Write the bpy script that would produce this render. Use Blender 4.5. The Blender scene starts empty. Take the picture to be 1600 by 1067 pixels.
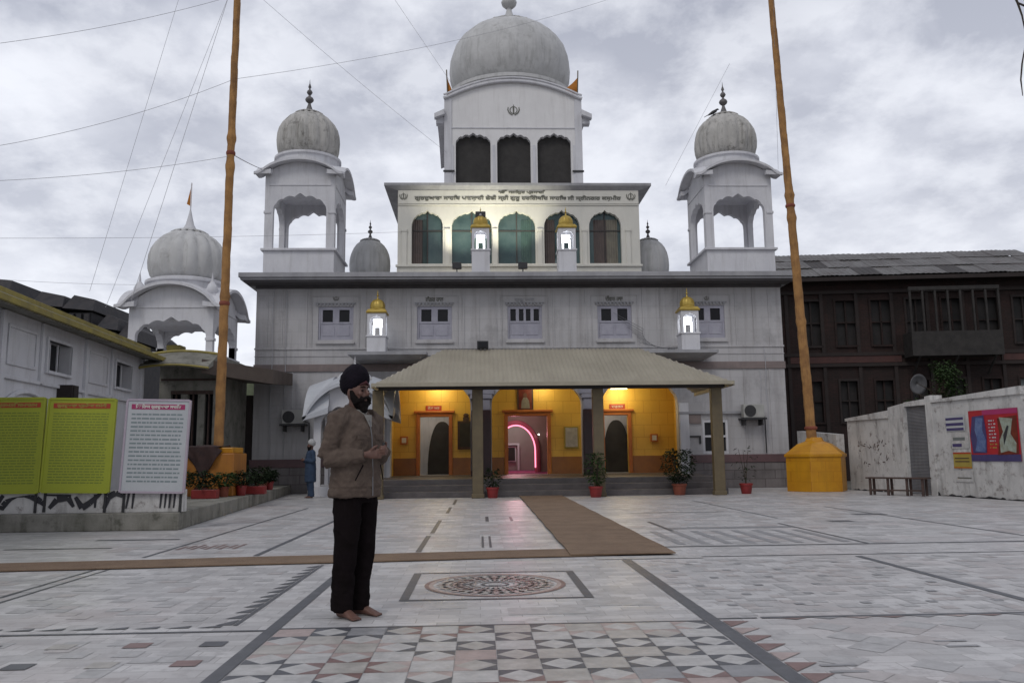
import bpy, bmesh, math, random
from math import sin, cos, pi, radians, sqrt, atan2
from mathutils import Vector, Matrix, noise
random.seed(7)
SC = bpy.context.scene
COL = SC.collection
CAMH = 1.15
# ------------------------------------------------------------------ camera
PITCH, YAW, ROLL, F = radians(7.85), radians(2.3), radians(0.66), 1300.0
fw = Vector((sin(YAW)*cos(PITCH), cos(YAW)*cos(PITCH), sin(PITCH)))
rt = Vector((cos(YAW), -sin(YAW), 0)); up = rt.cross(fw)
r2 = rt*cos(ROLL)-up*sin(ROLL); u2 = rt*sin(ROLL)+up*cos(ROLL)
cd = bpy.data.cameras.new('camera'); cam = bpy.data.objects.new('camera', cd); COL.objects.link(cam)
cd.sensor_width = 36; cd.lens = F/1600*36; cd.clip_end = 3000; cd.clip_start = .05
m = Matrix((r2, u2, -fw)).transposed().to_4x4(); m.translation = (0, 0, CAMH); cam.matrix_world = m
SC.camera = cam
def at(x, y, Y):                      # survey helper: photo point -> world point on the plane at depth Y
    d = fw+r2*((x-800)/F)-u2*((y-533.5)/F)
    t = Y/d.y
    return Vector((t*d.x, Y, CAMH+t*d.z))

# ------------------------------------------------------------------ mesh builder
class MB:
    def __init__(s): s.v = []; s.f = []; s.M = Matrix()
    def add(s, vs, fs):
        b = len(s.v); s.v += [s.M @ Vector(p) for p in vs]; s.f += [tuple(b+i for i in f) for f in fs]; return s
    def box(s, x0, x1, y0, y1, z0, z1):
        return s.add([(x, y, z) for z in (z0, z1) for y in (y0, y1) for x in (x0, x1)],
                     [(0, 1, 3, 2), (4, 6, 7, 5), (0, 4, 5, 1), (2, 3, 7, 6), (0, 2, 6, 4), (1, 5, 7, 3)])
    def quad(s, *p): return s.add(p, [tuple(range(len(p)))])
    def ring(s, rings, cap=True, loop=False):
        n = len(rings[0]); vs = [p for r in rings for p in r]; fs = []
        R = len(rings)
        for i in range(R if loop else R-1):
            j = (i+1) % R
            for k in range(n):
                fs.append((i*n+k, i*n+(k+1) % n, j*n+(k+1) % n, j*n+k))
        if cap and not loop: fs.append(tuple(range(n-1, -1, -1))); fs.append(tuple((R-1)*n+k for k in range(n)))
        return s.add(vs, fs)
    def lathe(s, cx, cy, prof, n=32, flute=0, lobes=0, a0=0):
        rs = []
        for r, z in prof:
            rs.append([(cx+r*(1-flute*(1-abs(cos(lobes*k*pi/n))))*cos(2*pi*k/n+a0), cy+r*(1-flute*(1-abs(cos(lobes*k*pi/n))))*sin(2*pi*k/n+a0), z) for k in range(n)])
        return s.ring(rs)
    def tube(s, pts, r, n=8, cap=True, ref=None):
        pts = [Vector(p) for p in pts]
        rr = r if isinstance(r, (list, tuple)) else [r]*len(pts)
        rings = []
        ref = Vector(ref) if ref else None
        prev = None
        for i, p in enumerate(pts):
            t = (pts[min(i+1, len(pts)-1)]-pts[max(i-1, 0)]).normalized()
            if ref is not None: a = ref
            elif prev is not None: a = prev
            else: a = Vector((0, 0, 1)) if abs(t.z) < .9 else Vector((0, 1, 0))
            sd = a.cross(t)
            if sd.length < 1e-4: sd = Vector((1, 0, 0)).cross(t)
            sd.normalize(); b = t.cross(sd).normalized(); prev = b
            q = rr[i]; rx, ry = q if isinstance(q, (list, tuple)) else (q, q)
            rings.append([p+sd*rx*cos(2*pi*k/n)+b*ry*sin(2*pi*k/n) for k in range(n)])
        return s.ring(rings, cap)
    def prism(s, poly, z0, z1):
        n = len(poly)
        return s.ring([[(x, y, z0) for x, y in poly], [(x, y, z1) for x, y in poly]])
    def ball(s, c, rx, ry=None, rz=None, n=16, m=10, fn=None):
        ry = ry or rx; rz = rz or rx; c = Vector(c); rings = []
        for i in range(m+1):
            ph = pi*(i/m); ph = min(max(ph, .03), pi-.03)
            ring = []
            for k in range(n):
                d = Vector((sin(ph)*cos(2*pi*k/n), sin(ph)*sin(2*pi*k/n), cos(ph)))
                q = fn(d) if fn else 1
                ring.append(c+Vector((d.x*rx*q, d.y*ry*q, d.z*rz*q)))
            rings.append(ring)
        return s.ring(rings)
    def wall(s, x0, x1, z0, z1, y0, y1, ops=(), step=None):
        """wall in the XZ plane, thickness y0..y1; z1 may be a function of x; ops = (xa, xb, za, top) with top number or function"""
        zt = z1 if callable(z1) else (lambda x: z1)
        xs = {x0, x1}
        for o in ops:
            xs |= {o[0], o[1]}
            if callable(o[3]):
                n = 28
                xs |= {o[0]+(o[1]-o[0])*(.5-.5*cos(pi*i/n)) for i in range(1, n)}
        if callable(z1): xs |= {x0+(x1-x0)*i/40 for i in range(41)}
        xs = sorted(xs); ys = [xs[0]]
        for x in xs[1:]:
            if x-ys[-1] > 1e-5: ys.append(x)
        xs = ys
        ot = [(o[0], o[1], o[2], (o[3] if callable(o[3]) else (lambda x, q=o[3]: q))) for o in ops]
        for a, b in zip(xs, xs[1:]):
            mid = (a+b)/2
            cov = sorted([o for o in ot if o[0] < mid < o[1]], key=lambda o: o[2])
            lo = [(z0, z0)]; hi = []
            for o in cov: hi.append((o[2], o[2])); lo.append((o[3](a), o[3](b)))
            hi.append((zt(a), zt(b)))
            for (la, lb), (ha, hb) in zip(lo, hi):
                if ha-la < 1e-4 and hb-lb < 1e-4: continue
                s.add([(a, y0, la), (b, y0, lb), (b, y0, hb), (a, y0, ha), (a, y1, la), (b, y1, lb), (b, y1, hb), (a, y1, ha)],
                      [(0, 1, 2, 3), (5, 4, 7, 6), (0, 4, 5, 1), (3, 2, 6, 7)])
        for o in ot:
            for x in (o[0], o[1]):
                s.add([(x, y0, o[2]), (x, y1, o[2]), (x, y1, o[3](x)), (x, y0, o[3](x))], [(0, 1, 2, 3)])
        for x in (x0, x1):
            s.add([(x, y0, z0), (x, y1, z0), (x, y1, zt(x)), (x, y0, zt(x))], [(0, 1, 2, 3)])
        return s
    def build(s, name, mat=None, parent=None, smooth=False, merge=True, bevel=0, angle=40):
        me = bpy.data.meshes.new(name)
        me.from_pydata([tuple(p) for p in s.v], [], s.f)
        bm = bmesh.new(); bm.from_mesh(me)
        if merge: bmesh.ops.remove_doubles(bm, verts=bm.verts, dist=.0004)
        bmesh.ops.recalc_face_normals(bm, faces=bm.faces)
        bm.to_mesh(me); bm.free()
        o = bpy.data.objects.new(name, me); COL.objects.link(o)
        if mat: me.materials.append(mat)
        if smooth:
            for p in me.polygons: p.use_smooth = True
            me.set_sharp_from_angle(angle=radians(angle))
        if parent: o.parent = parent; o.matrix_parent_inverse = Matrix()
        if bevel:
            b = o.modifiers.new('bevel', 'BEVEL'); b.width = bevel; b.segments = 2; b.limit_method = 'ANGLE'
        return o
def tag(o, label=None, cat=None, group=None, kind=None):
    if label: o['label'] = label
    if cat: o['category'] = cat
    if group: o['group'] = group
    if kind: o['kind'] = kind
    return o
def empty(name, label, cat, group=None, loc=(0, 0, 0), rz=0):
    o = bpy.data.objects.new(name, None); COL.objects.link(o); o.location = loc; o.rotation_euler = (0, 0, rz); o.empty_display_size = .2
    return tag(o, label, cat, group)
def copy_tree(o, parent=None):
    c = o.copy(); COL.objects.link(c)
    if parent: c.parent = parent
    for ch in list(o.children): copy_tree(ch, c)
    return c
def arch(xa, xb, spring, top, cusp=.05, lobes=7, p=2.3):
    xc, hw = (xa+xb)/2, (xb-xa)/2
    def f(x):
        t = max(-1, min(1, (x-xc)/hw)); th = math.acos(t)
        b = max(0, 1-abs(t)**p)**(1/p)
        pk = max(0, 1-abs(t)/.16)*.07
        return spring+(top-spring)*(b*(1-.12*(hw > 0))+pk*1.6)-cusp*(1-abs(sin(lobes*th)))*(.25+.75*b)+cusp*.25
    return f

# ------------------------------------------------------------------ materials
def new_mat(name):
    m = bpy.data.materials.new(name); m.use_nodes = True
    nt = m.node_tree; b = nt.nodes['Principled BSDF']; return m, nt, b
def N(nt, t, **k):
    n = nt.nodes.new(t)
    for a, v in k.items(): setattr(n, a, v)
    return n
def rgba(c): return (c[0], c[1], c[2], 1)
def mix(nt, fac, a, b, mode='MIX'):
    n = N(nt, 'ShaderNodeMix', data_type='RGBA', blend_type=mode)
    for i, v in ((0, fac), (6, a), (7, b)):
        if isinstance(v, (int, float)): n.inputs[i].default_value = v
        elif isinstance(v, tuple): n.inputs[i].default_value = rgba(v)
        else: nt.links.new(v, n.inputs[i])
    return n.outputs[2]
def ramp(nt, src, a, b):
    n = N(nt, 'ShaderNodeMapRange'); n.inputs[1].default_value = a; n.inputs[2].default_value = b; n.clamp = True
    nt.links.new(src, n.inputs[0]); return n.outputs[0]
def coords(nt, scale=(1, 1, 1), rot=(0, 0, 0)):
    tc = N(nt, 'ShaderNodeTexCoord'); mp = N(nt, 'ShaderNodeMapping'); mp.inputs['Scale'].default_value = scale; mp.inputs['Rotation'].default_value = rot
    nt.links.new(tc.outputs['Object'], mp.inputs[0]); return mp.outputs[0]
def nz(nt, co, scale, detail=5, rough=.6):
    n = N(nt, 'ShaderNodeTexNoise'); n.inputs['Scale'].default_value = scale; n.inputs['Detail'].default_value = detail; n.inputs['Roughness'].default_value = rough
    nt.links.new(co, n.inputs['Vector']); return n.outputs['Fac']
def pm(name, c1, c2=None, scale=2, rough=.7, bump=.1, streak=None, samt=.5, sscale=(6, 6, .5), spots=None, tiles=None, metal=0, bscale=None, fine=.12, spec=None):
    m, nt, b = new_mat(name)
    c2 = c2 or tuple(x*.8 for x in c1)
    co = coords(nt)
    col = mix(nt, ramp(nt, nz(nt, co, scale), .35, .65), c1, c2)
    if tiles:   # (plane, w, h, mortar colour, size)
        plane, w, h, mc, ms, v = tiles
        tc = N(nt, 'ShaderNodeTexCoord'); sp = N(nt, 'ShaderNodeSeparateXYZ'); cb = N(nt, 'ShaderNodeCombineXYZ')
        nt.links.new(tc.outputs['Object'], sp.inputs[0])
        if plane == 'xz':
            ad = N(nt, 'ShaderNodeMath'); nt.links.new(sp.outputs[0], ad.inputs[0]); nt.links.new(sp.outputs[1], ad.inputs[1])
            nt.links.new(ad.outputs[0], cb.inputs[0]); nt.links.new(sp.outputs[2], cb.inputs[1])
        else: nt.links.new(sp.outputs[0], cb.inputs[0]); nt.links.new(sp.outputs[1], cb.inputs[1])
        br = N(nt, 'ShaderNodeTexBrick'); br.inputs['Scale'].default_value = 1; br.inputs['Brick Width'].default_value = w; br.inputs['Row Height'].default_value = h
        br.inputs['Mortar Size'].default_value = ms; br.inputs['Mortar Smooth'].default_value = .3; br.inputs['Bias'].default_value = 0
        br.inputs['Color1'].default_value = (1-v, 1-v, 1-v, 1); br.inputs['Color2'].default_value = (1, 1, 1, 1); br.inputs['Mortar'].default_value = rgba(mc)
        nt.links.new(cb.outputs[0], br.inputs['Vector'])
        col = mix(nt, 1.0, col, br.outputs['Color'], 'MULTIPLY')
    if streak:
        co2 = coords(nt, sscale)
        f = ramp(nt, nz(nt, co2, 1, 6, .7), .5, .72)
        mm = N(nt, 'ShaderNodeMath', operation='MULTIPLY'); nt.links.new(f, mm.inputs[0]); mm.inputs[1].default_value = samt
        col = mix(nt, mm.outputs[0], col, streak)
    if spots:
        f = ramp(nt, nz(nt, co, spots[1], 8, .75), .55, .66)
        mm = N(nt, 'ShaderNodeMath', operation='MULTIPLY'); nt.links.new(f, mm.inputs[0]); mm.inputs[1].default_value = spots[2]
        col = mix(nt, mm.outputs[0], col, spots[0])
    if fine:
        g = nz(nt, co, 38, 3)
        col = mix(nt, ramp(nt, g, .2, .8), mix(nt, fine, col, (0, 0, 0)), col)
    nt.links.new(col, b.inputs['Base Color'])
    b.inputs['Roughness'].default_value = rough; b.inputs['Metallic'].default_value = metal
    if spec is not None: b.inputs['Specular IOR Level'].default_value = spec
    if bump:
        bp = N(nt, 'ShaderNodeBump'); bp.inputs['Strength'].default_value = bump; bp.inputs['Distance'].default_value = .02
        nt.links.new(nz(nt, co, bscale or scale*8, 6), bp.inputs['Height']); nt.links.new(bp.outputs[0], b.inputs['Normal'])
    return m
def em(name, c, s):
    m, nt, b = new_mat(name); b.inputs['Base Color'].default_value = rgba(c); b.inputs['Emission Color'].default_value = rgba(c); b.inputs['Emission Strength'].default_value = s; return m
W = dict(
 facade=pm('marble_cladding', (.52, .51, .52), (.44, .432, .44), .8, .5, .05, (.22, .20, .195), .55, (3.2, 3.2, .16), tiles=('xz', .62, .42, (.87, .86, .87), .010, .07), spots=((.25, .24, .245), .9, .4)),
 white=pm('whitewashed_plaster', (.68, .68, .71), (.60, .60, .635), 1.2, .75, .12, (.34, .33, .33), .45, (5, 5, .5)),
 twhite=pm('tower_whitewash', (.80, .79, .79), (.73, .72, .72), 1.0, .75, .1, (.45, .43, .42), .35, (4, 4, .4)),
 dome=pm('weathered_dome_plaster', (.60, .60, .60), (.50, .50, .50), 1.6, .75, .15, (.26, .26, .25), .55, (5, 5, .35), spots=((.30, .295, .285), 2.2, .45)),
 tdome=pm('grimy_dome_plaster', (.53, .515, .49), (.42, .41, .39), 2.2, .8, .2, (.12, .115, .10), .8, (7, 7, .5), spots=((.12, .11, .10), 3, .65)),
 finial=pm('dark_stained_finial', (.16, .15, .15), (.10, .095, .10), 6, .6, .1),
 cream=pm('cream_paint', (.68, .66, .60), (.62, .61, .56), 1, .7, .06, (.40, .38, .33), .25, (4, 4, .6)),
 cornice=pm('cornice_concrete', (.38, .38, .40), (.30, .30, .32), 2, .8, .15, (.16, .16, .16), .4, (3, 3, .8)),
 band=pm('reddish_stone_band', (.25, .20, .19), (.19, .155, .15), 2, .7, .1, (.12, .10, .10), .4),
 plinth=pm('plinth_stone', (.22, .20, .20), (.15, .135, .135), 1.5, .6, .1, (.08, .07, .07), .5, tiles=('xz', .7, .3, (.5, .45, .45), .015, .2)),
 maroon=pm('maroon_granite', (.065, .022, .022), (.045, .018, .02), 5, .35, .03),
 marband=pm('dull_maroon_stone', (.15, .085, .09), (.11, .065, .07), 3, .5, .05),
 lav=pm('lavender_painted_wood', (.40, .395, .46), (.34, .335, .40), 4, .55, .05, (.24, .24, .3), .3),
 dark=pm('dark_glass', (.008, .008, .011), (.014, .014, .017), 2, .25, 0, fine=0, spec=.25),
 hpane=pm('dusty_dark_pane', (.022, .022, .022), (.034, .03, .03), 2, .7, 0, fine=0, spec=.2),
 soffit_shade=pm('painted_soffit_shade', (.10, .095, .10), (.075, .07, .075), 2, .85, .1),
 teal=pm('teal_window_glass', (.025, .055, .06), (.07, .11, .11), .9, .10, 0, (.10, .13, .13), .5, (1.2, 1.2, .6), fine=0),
 void=pm('dark_glass_and_shade', (.035, .033, .032), (.05, .047, .045), 3, .9, .1),
 yellow=pm('saffron_yellow_wall', (.76, .47, .075), (.70, .41, .06), 1, .45, .03, tiles=('xz', .6, .45, (.75, .65, .6), .01, .06)),
 orange=pm('orange_door_frame', (.50, .16, .03), (.42, .12, .02), 3, .45, .04),
 gold=pm('gold_painted_dome', (.55, .40, .09), (.40, .27, .05), 5, .4, .1, metal=.4),
 corr=pm('corrugated_beige_sheet', (.36, .325, .255), (.30, .27, .21), .7, .55, .03, (.24, .21, .16), .5, (2.0, .4, .4)),
 olive=pm('olive_yellow_paint', (.155, .118, .062), (.115, .088, .05), 4, .55, .06, (.09, .07, .035), .4),
 step=pm('step_stone', (.12, .105, .105), (.08, .07, .07), 3, .5, .08),
 post_y=pm('yellow_roof_edge_paint', (.33, .27, .06), (.22, .18, .05), 2, .6, .1, (.12, .10, .05), .5),
 mossy=pm('dirty_concrete', (.27, .26, .23), (.17, .165, .14), 2, .85, .3, (.07, .07, .05), .6, (4, 4, 1), spots=((.06, .06, .045), 4, .6)),
 black=pm('black_metal', (.02, .02, .022), (.03, .03, .032), 8, .5, .05),
 acw=pm('old_cream_metal', (.42, .42, .40), (.35, .35, .33), 5, .45, .03),
 cloth=pm('saffron_pole_cloth', (.43, .225, .075), (.26, .13, .045), 3, .85, .5, (.13, .065, .03), .75, (9, 9, 1.2), bscale=14),
 plinthy=pm('glossy_orange_yellow_tiles', (.60, .285, .010), (.50, .22, .008), 2, .4, .05, (.35, .16, .01), .35, tiles=('xz', .45, .3, (.8, .7, .6), .008, .08)),
 red=pm('red_plastic', (.28, .025, .025), (.20, .02, .02), 4, .5, .05),
 terra=pm('terracotta', (.26, .07, .04), (.18, .05, .03), 5, .8, .1),
 leaf=pm('leaf_green', (.026, .050, .015), (.045, .075, .025), 6, .7, 0, spec=.15),
 leafd=pm('dark_leaf', (.014, .024, .012), (.026, .038, .017), 6, .75, 0, spec=.12),
 bark=pm('bark', (.06, .045, .03), (.035, .027, .02), 8, .9, .3),
 brick=pm('old_dark_brick', (.043, .020, .017), (.024, .014, .012), 1.2, .9, .2, (.012, .010, .010), .7, (2, 2, .8), tiles=('xz', .24, .08, (.5, .5, .5), .012, .3)),
 timber=pm('blackened_timber', (.022, .016, .015), (.032, .022, .02), 4, .85, .2),
 tin=pm('rusty_tin_roof', (.15, .143, .14), (.085, .078, .075), 1.1, .55, .1, (.055, .04, .035), .75, (1.4, .35, .35), spots=((.06, .035, .03), 1.6, .7)),
 tind=pm('dark_tin_sheet', (.035, .032, .032), (.05, .042, .04), 2, .7, .1),
 pale=pm('pale_curtained_glass', (.16, .18, .18), (.11, .13, .13), 4, .4, 0),
 rwall=pm('peeling_whitewash', (.60, .59, .575), (.46, .45, .44), 1.3, .85, .3, (.11, .10, .095), .62, (4, 4, .8), spots=((.13, .10, .09), 3.2, .75)),
 shutter=pm('grey_steel_shutter', (.17, .17, .18), (.12, .12, .13), 1.5, .5, .1, (.06, .06, .06), .5),
 wood=pm('weathered_brown_wood', (.085, .05, .04), (.05, .032, .027), 5, .8, .2),
 runner=pm('brown_coir_matting', (.255, .175, .115), (.205, .135, .088), 1.5, .95, .5, (.13, .085, .06), .35, (3, 3, 3), bscale=160, fine=.3),
 skin=pm('skin', (.135, .066, .048), (.10, .048, .036), 20, .55, .05, fine=0),
 cloth_j=pm('brown_jacket_fabric', (.128, .098, .080), (.095, .071, .059), 14, .95, .35, bscale=120, spec=.15),
 cloth_t=pm('black_trouser_fabric', (.008, .006, .006), (.011, .008, .009), 9, .95, .25, bscale=120, spec=.06),
 turban=pm('dark_turban_cloth', (.007, .006, .009), (.013, .010, .016), 12, .9, .2, bscale=90, spec=.12),
 redcl=pm('maroon_underturban', (.045, .008, .010), (.07, .01, .015), 10, .8, .1),
 hair=pm('black_beard', (.009, .007, .007), (.018, .014, .013), 60, .9, .8, bscale=200, spec=.1),
 shirt=pm('grey_shirt', (.24, .23, .21), (.18, .17, .16), 10, .85, .1),
 blue=pm('faded_blue_cotton', (.035, .06, .11), (.025, .045, .085), 8, .9, .2),
 whitecl=pm('white_cotton', (.50, .50, .50), (.42, .42, .42), 10, .9, .15),
 green_b=pm('lime_green_board', (.35, .39, .03), (.31, .345, .028), 1.2, .45, .02),
 white_b=pm('white_board', (.50, .52, .54), (.45, .47, .49), 2, .4, .02),
 ink=pm('dark_ink', (.17, .22, .03), (.17, .22, .03), 3, .6, 0),
 ink2=pm('grey_ink', (.20, .25, .26), (.20, .25, .26), 3, .6, 0),
 inkb=pm('black_paint', (.018, .018, .024), (.03, .03, .035), 3, .6, 0),
 inkt=pm('grey_green_lettering', (.13, .13, .11), (.13, .13, .11), 3, .6, 0),
 head_r=pm('red_header', (.42, .05, .02), (.35, .04, .02), 3, .5, 0),
 head_p=pm('magenta_header', (.40, .03, .14), (.35, .03, .12), 3, .5, 0),
 poster_r=pm('red_poster', (.42, .015, .02), (.34, .012, .03), 3, .5, 0),
 poster_b=pm('blue_print', (.06, .10, .26), (.14, .2, .36), 9, .5, 0),
 poster_w=pm('pale_print', (.36, .42, .36), (.25, .26, .2), 9, .5, 0),
 poster_y=pm('yellow_print', (.38, .29, .06), (.33, .25, .05), 4, .5, 0),
 poster_v=pm('violet_print', (.045, .035, .13), (.06, .05, .15), 4, .5, 0),
 flag=pm('orange_flag', (.48, .18, .02), (.38, .14, .015), 6, .8, .2),
 hallg=pm('pale_hall_wall', (.38, .33, .31), (.32, .29, .26), 2, .6, .03),
 pinkp=pm('pink_arch_paint', (.62, .20, .28), (.55, .15, .24), 3, .5, .03),
 pinkc=pm('patterned_pink_carpet', (.40, .10, .20), (.16, .03, .14), 7, .9, .1),
 picture=pm('dark_red_painting', (.10, .012, .010), (.18, .03, .015), 5, .4, 0),
 wire=pm('grey_cable', (.42, .42, .45), (.38, .38, .40), 4, .6, 0, fine=0),
 hill=pm('dark_roof_shingle', (.035, .035, .04), (.055, .05, .052), 3, .9, .2),
 glow=em('fluorescent_glow', (.93, .96, 1.0), 2.2),
 warmglow=em('warm_lamp_glow', (1.0, .85, .5), 12),
 pinkglow=em('pink_tube_glow', (1.0, .25, .38), 2.2),
 spark=em('small_bulb_glow', (1.0, .95, .85), 6),
)
W['curt_band'] = pm('dusty_brown_curtain', (.085, .062, .055), (.06, .045, .042), 3, .5, .05, fine=0)
W['curt_ipale'] = pm('grey_green_curtain', (.07, .10, .10), (.05, .075, .075), 3, .4, .05, fine=0)
W['curt_hallg'] = pm('green_curtain', (.06, .11, .095), (.04, .075, .07), 3, .35, .05, fine=0)
W['curt_ibeige'] = pm('beige_curtain', (.17, .155, .12), (.12, .11, .09), 3, .5, .05, fine=0)
def marble_floor():
    m, nt, b = new_mat('marble_paving')
    tc = N(nt, 'ShaderNodeTexCoord'); co = tc.outputs['Object']
    def brick(w, h, c1, c2, mc, ms, rot=0):
        mp = N(nt, 'ShaderNodeMapping'); mp.inputs['Rotation'].default_value = (0, 0, rot); nt.links.new(co, mp.inputs[0])
        br = N(nt, 'ShaderNodeTexBrick'); br.inputs['Scale'].default_value = 1; br.inputs['Brick Width'].default_value = w; br.inputs['Row Height'].default_value = h
        br.inputs['Mortar Size'].default_value = ms; br.inputs['Mortar Smooth'].default_value = .4; br.inputs['Bias'].default_value = .1
        br.inputs['Color1'].default_value = rgba(c1); br.inputs['Color2'].default_value = rgba(c2); br.inputs['Mortar'].default_value = rgba(mc)
        nt.links.new(mp.outputs[0], br.inputs['Vector']); return br.outputs['Color']
    a = brick(.305, .152, (.42, .413, .415), (.62, .61, .61), (.34, .33, .325), .004)
    # veins and grime
    v = nz(nt, co, 5.5, 8, .72)
    a = mix(nt, ramp(nt, v, .50, .68), a, (.345, .335, .34))
    st = nz(nt, coords(nt, (.6, 2.2, 1), (0, 0, .35)), 1.3, 7, .7)
    a = mix(nt, ramp(nt, st, .45, .75), a, mix(nt, .5, a, (.27, .255, .25)))
    pk = nz(nt, co, .55, 4, .5)
    a = mix(nt, ramp(nt, pk, .52, .75), a, mix(nt, .30, a, (.52, .40, .38)))
    g = nz(nt, co, 60, 3); a = mix(nt, ramp(nt, g, .1, .9), mix(nt, .12, a, (0, 0, 0)), a)
    nt.links.new(a, b.inputs['Base Color'])
    rg = N(nt, 'ShaderNodeMapRange'); nt.links.new(st, rg.inputs[0]); rg.inputs[1].default_value = .3; rg.inputs[2].default_value = .7; rg.inputs[3].default_value = .30; rg.inputs[4].default_value = .52
    nt.links.new(rg.outputs[0], b.inputs['Roughness'])
    bp = N(nt, 'ShaderNodeBump'); bp.inputs['Strength'].default_value = .08; bp.inputs['Distance'].default_value = .01
    nt.links.new(nz(nt, co, 7, 5), bp.inputs['Height']); nt.links.new(bp.outputs[0], b.inputs['Normal'])
    return m
W['marble'] = marble_floor()
def stone(name, c, r=.4):
    return pm(name, c, tuple(x*.74 for x in c), 9, r, .03, tuple(x*.6+.07 for x in c), .45, (4, 4, 4), spots=(tuple(x*.5+.17 for x in c), 5, .45))
W['igrey'] = stone('grey_inlay_stone', (.095, .10, .115)); W['ired'] = stone('dusky_red_inlay_stone', (.25, .155, .145)); W['itone'] = stone('mottled_grey_marble', (.49, .483, .485)); W['itone2'] = stone('pinkish_grey_marble', (.51, .475, .468))
W['ipink'] = stone('pink_inlay_stone', (.47, .375, .355)); W['iwhite'] = stone('white_inlay_marble', (.55, .54, .53))
W['ibeige'] = stone('beige_inlay_marble', (.48, .455, .425)); W['ipale'] = stone('pale_grey_inlay_stone', (.33, .33, .345))

# ------------------------------------------------------------------ world and sun
w = bpy.data.worlds.new('World'); SC.world = w; w.use_nodes = True
nt = w.node_tree; bg = nt.nodes['Background']
sky = N(nt, 'ShaderNodeTexSky'); sky.sky_type = 'NISHITA'; sky.sun_disc = False; sky.sun_elevation = radians(48); sky.sun_rotation = radians(150)
tc = N(nt, 'ShaderNodeTexCoord'); sx = N(nt, 'ShaderNodeSeparateXYZ'); nt.links.new(tc.outputs['Generated'], sx.inputs[0])
zz = N(nt, 'ShaderNodeMath', operation='MAXIMUM'); nt.links.new(sx.outputs[2], zz.inputs[0]); zz.inputs[1].default_value = 0
za = N(nt, 'ShaderNodeMath', operation='ADD'); nt.links.new(zz.outputs[0], za.inputs[0]); za.inputs[1].default_value = .32
cb = N(nt, 'ShaderNodeCombineXYZ')
for i in (0, 1):
    dv = N(nt, 'ShaderNodeMath', operation='DIVIDE'); nt.links.new(sx.outputs[i], dv.inputs[0]); nt.links.new(za.outputs[0], dv.inputs[1]); nt.links.new(dv.outputs[0], cb.inputs[i])
cb.inputs[2].default_value = 3.7
def wn(scale, det, rough, dist=0, off=(0, 0, 0)):
    mp = N(nt, 'ShaderNodeMapping'); mp.inputs['Location'].default_value = off; nt.links.new(cb.outputs[0], mp.inputs[0])
    n = N(nt, 'ShaderNodeTexNoise'); n.inputs['Scale'].default_value = scale; n.inputs['Detail'].default_value = det; n.inputs['Roughness'].default_value = rough; n.inputs['Distortion'].default_value = dist
    nt.links.new(mp.outputs[0], n.inputs['Vector']); return n.outputs['Fac']
big = wn(.9, 3, .5, .2, (1.3, .4, 0)); mid = wn(2.6, 9, .55, .25, (.2, 2.1, 0)); fin = wn(6.5, 8, .6, .1)
c = mix(nt, ramp(nt, mid, .42, .59), (3.4, 3.62, 4.35), (7.3, 7.5, 8.15))
c = mix(nt, ramp(nt, big, .38, .60), mix(nt, .62, c, (3.3, 3.45, 4.1)), c)
c = mix(nt, ramp(nt, fin, .42, .62), c, mix(nt, .45, c, (8.6, 8.75, 9.2)))
low = ramp(nt, sx.outputs[2], .55, .12)
c = mix(nt, low, c, mix(nt, .45, c, (8.0, 8.1, 8.6)))
c = mix(nt, .94, sky.outputs[0], c)
frt = ramp(nt, sx.outputs[1], -.15, .60)      # sky brighter ahead, dimmed overhead and behind to keep facade light low
hi = ramp(nt, sx.outputs[2], .95, .60)
mu = N(nt, 'ShaderNodeMath', operation='MULTIPLY'); nt.links.new(frt, mu.inputs[0]); nt.links.new(hi, mu.inputs[1])
gn = N(nt, 'ShaderNodeMapRange'); nt.links.new(mu.outputs[0], gn.inputs[0]); gn.inputs[3].default_value = .98; gn.inputs[4].default_value = 1.27
cg = N(nt, 'ShaderNodeCombineXYZ')
for i in range(3): nt.links.new(gn.outputs[0], cg.inputs[i])
c = mix(nt, 1.0, c, cg.outputs[0], 'MULTIPLY')
c = mix(nt, ramp(nt, sx.outputs[2], 0, -.06), c, (1.6, 1.55, 1.5))
nt.links.new(c, bg.inputs[0]); bg.inputs[1].default_value = .1
ld = bpy.data.lights.new('sun', 'SUN'); ld.energy = .8; ld.angle = radians(22); ld.color = (1, .96, .9)
so = bpy.data.objects.new('sun', ld); COL.objects.link(so); so.rotation_euler = (radians(42), 0, radians(150-180))
SC.view_settings.view_transform = 'Standard'; SC.view_settings.look = 'None'; SC.view_settings.exposure = 0; SC.view_settings.gamma = 1
def light(kind, loc, energy, color, size=.1, target=None, name='lamp_light', angle=90, blend=.5, parent=None):
    l = bpy.data.lights.new(name, kind); l.energy = energy; l.color = color
    if kind != 'SUN': l.shadow_soft_size = size
    if kind == 'SPOT': l.spot_size = radians(angle); l.spot_blend = blend
    o = bpy.data.objects.new(name, l); COL.objects.link(o); o.location = loc
    if target: o.rotation_euler = (Vector(target)-Vector(loc)).to_track_quat('-Z', 'Y').to_euler()
    return o

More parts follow.
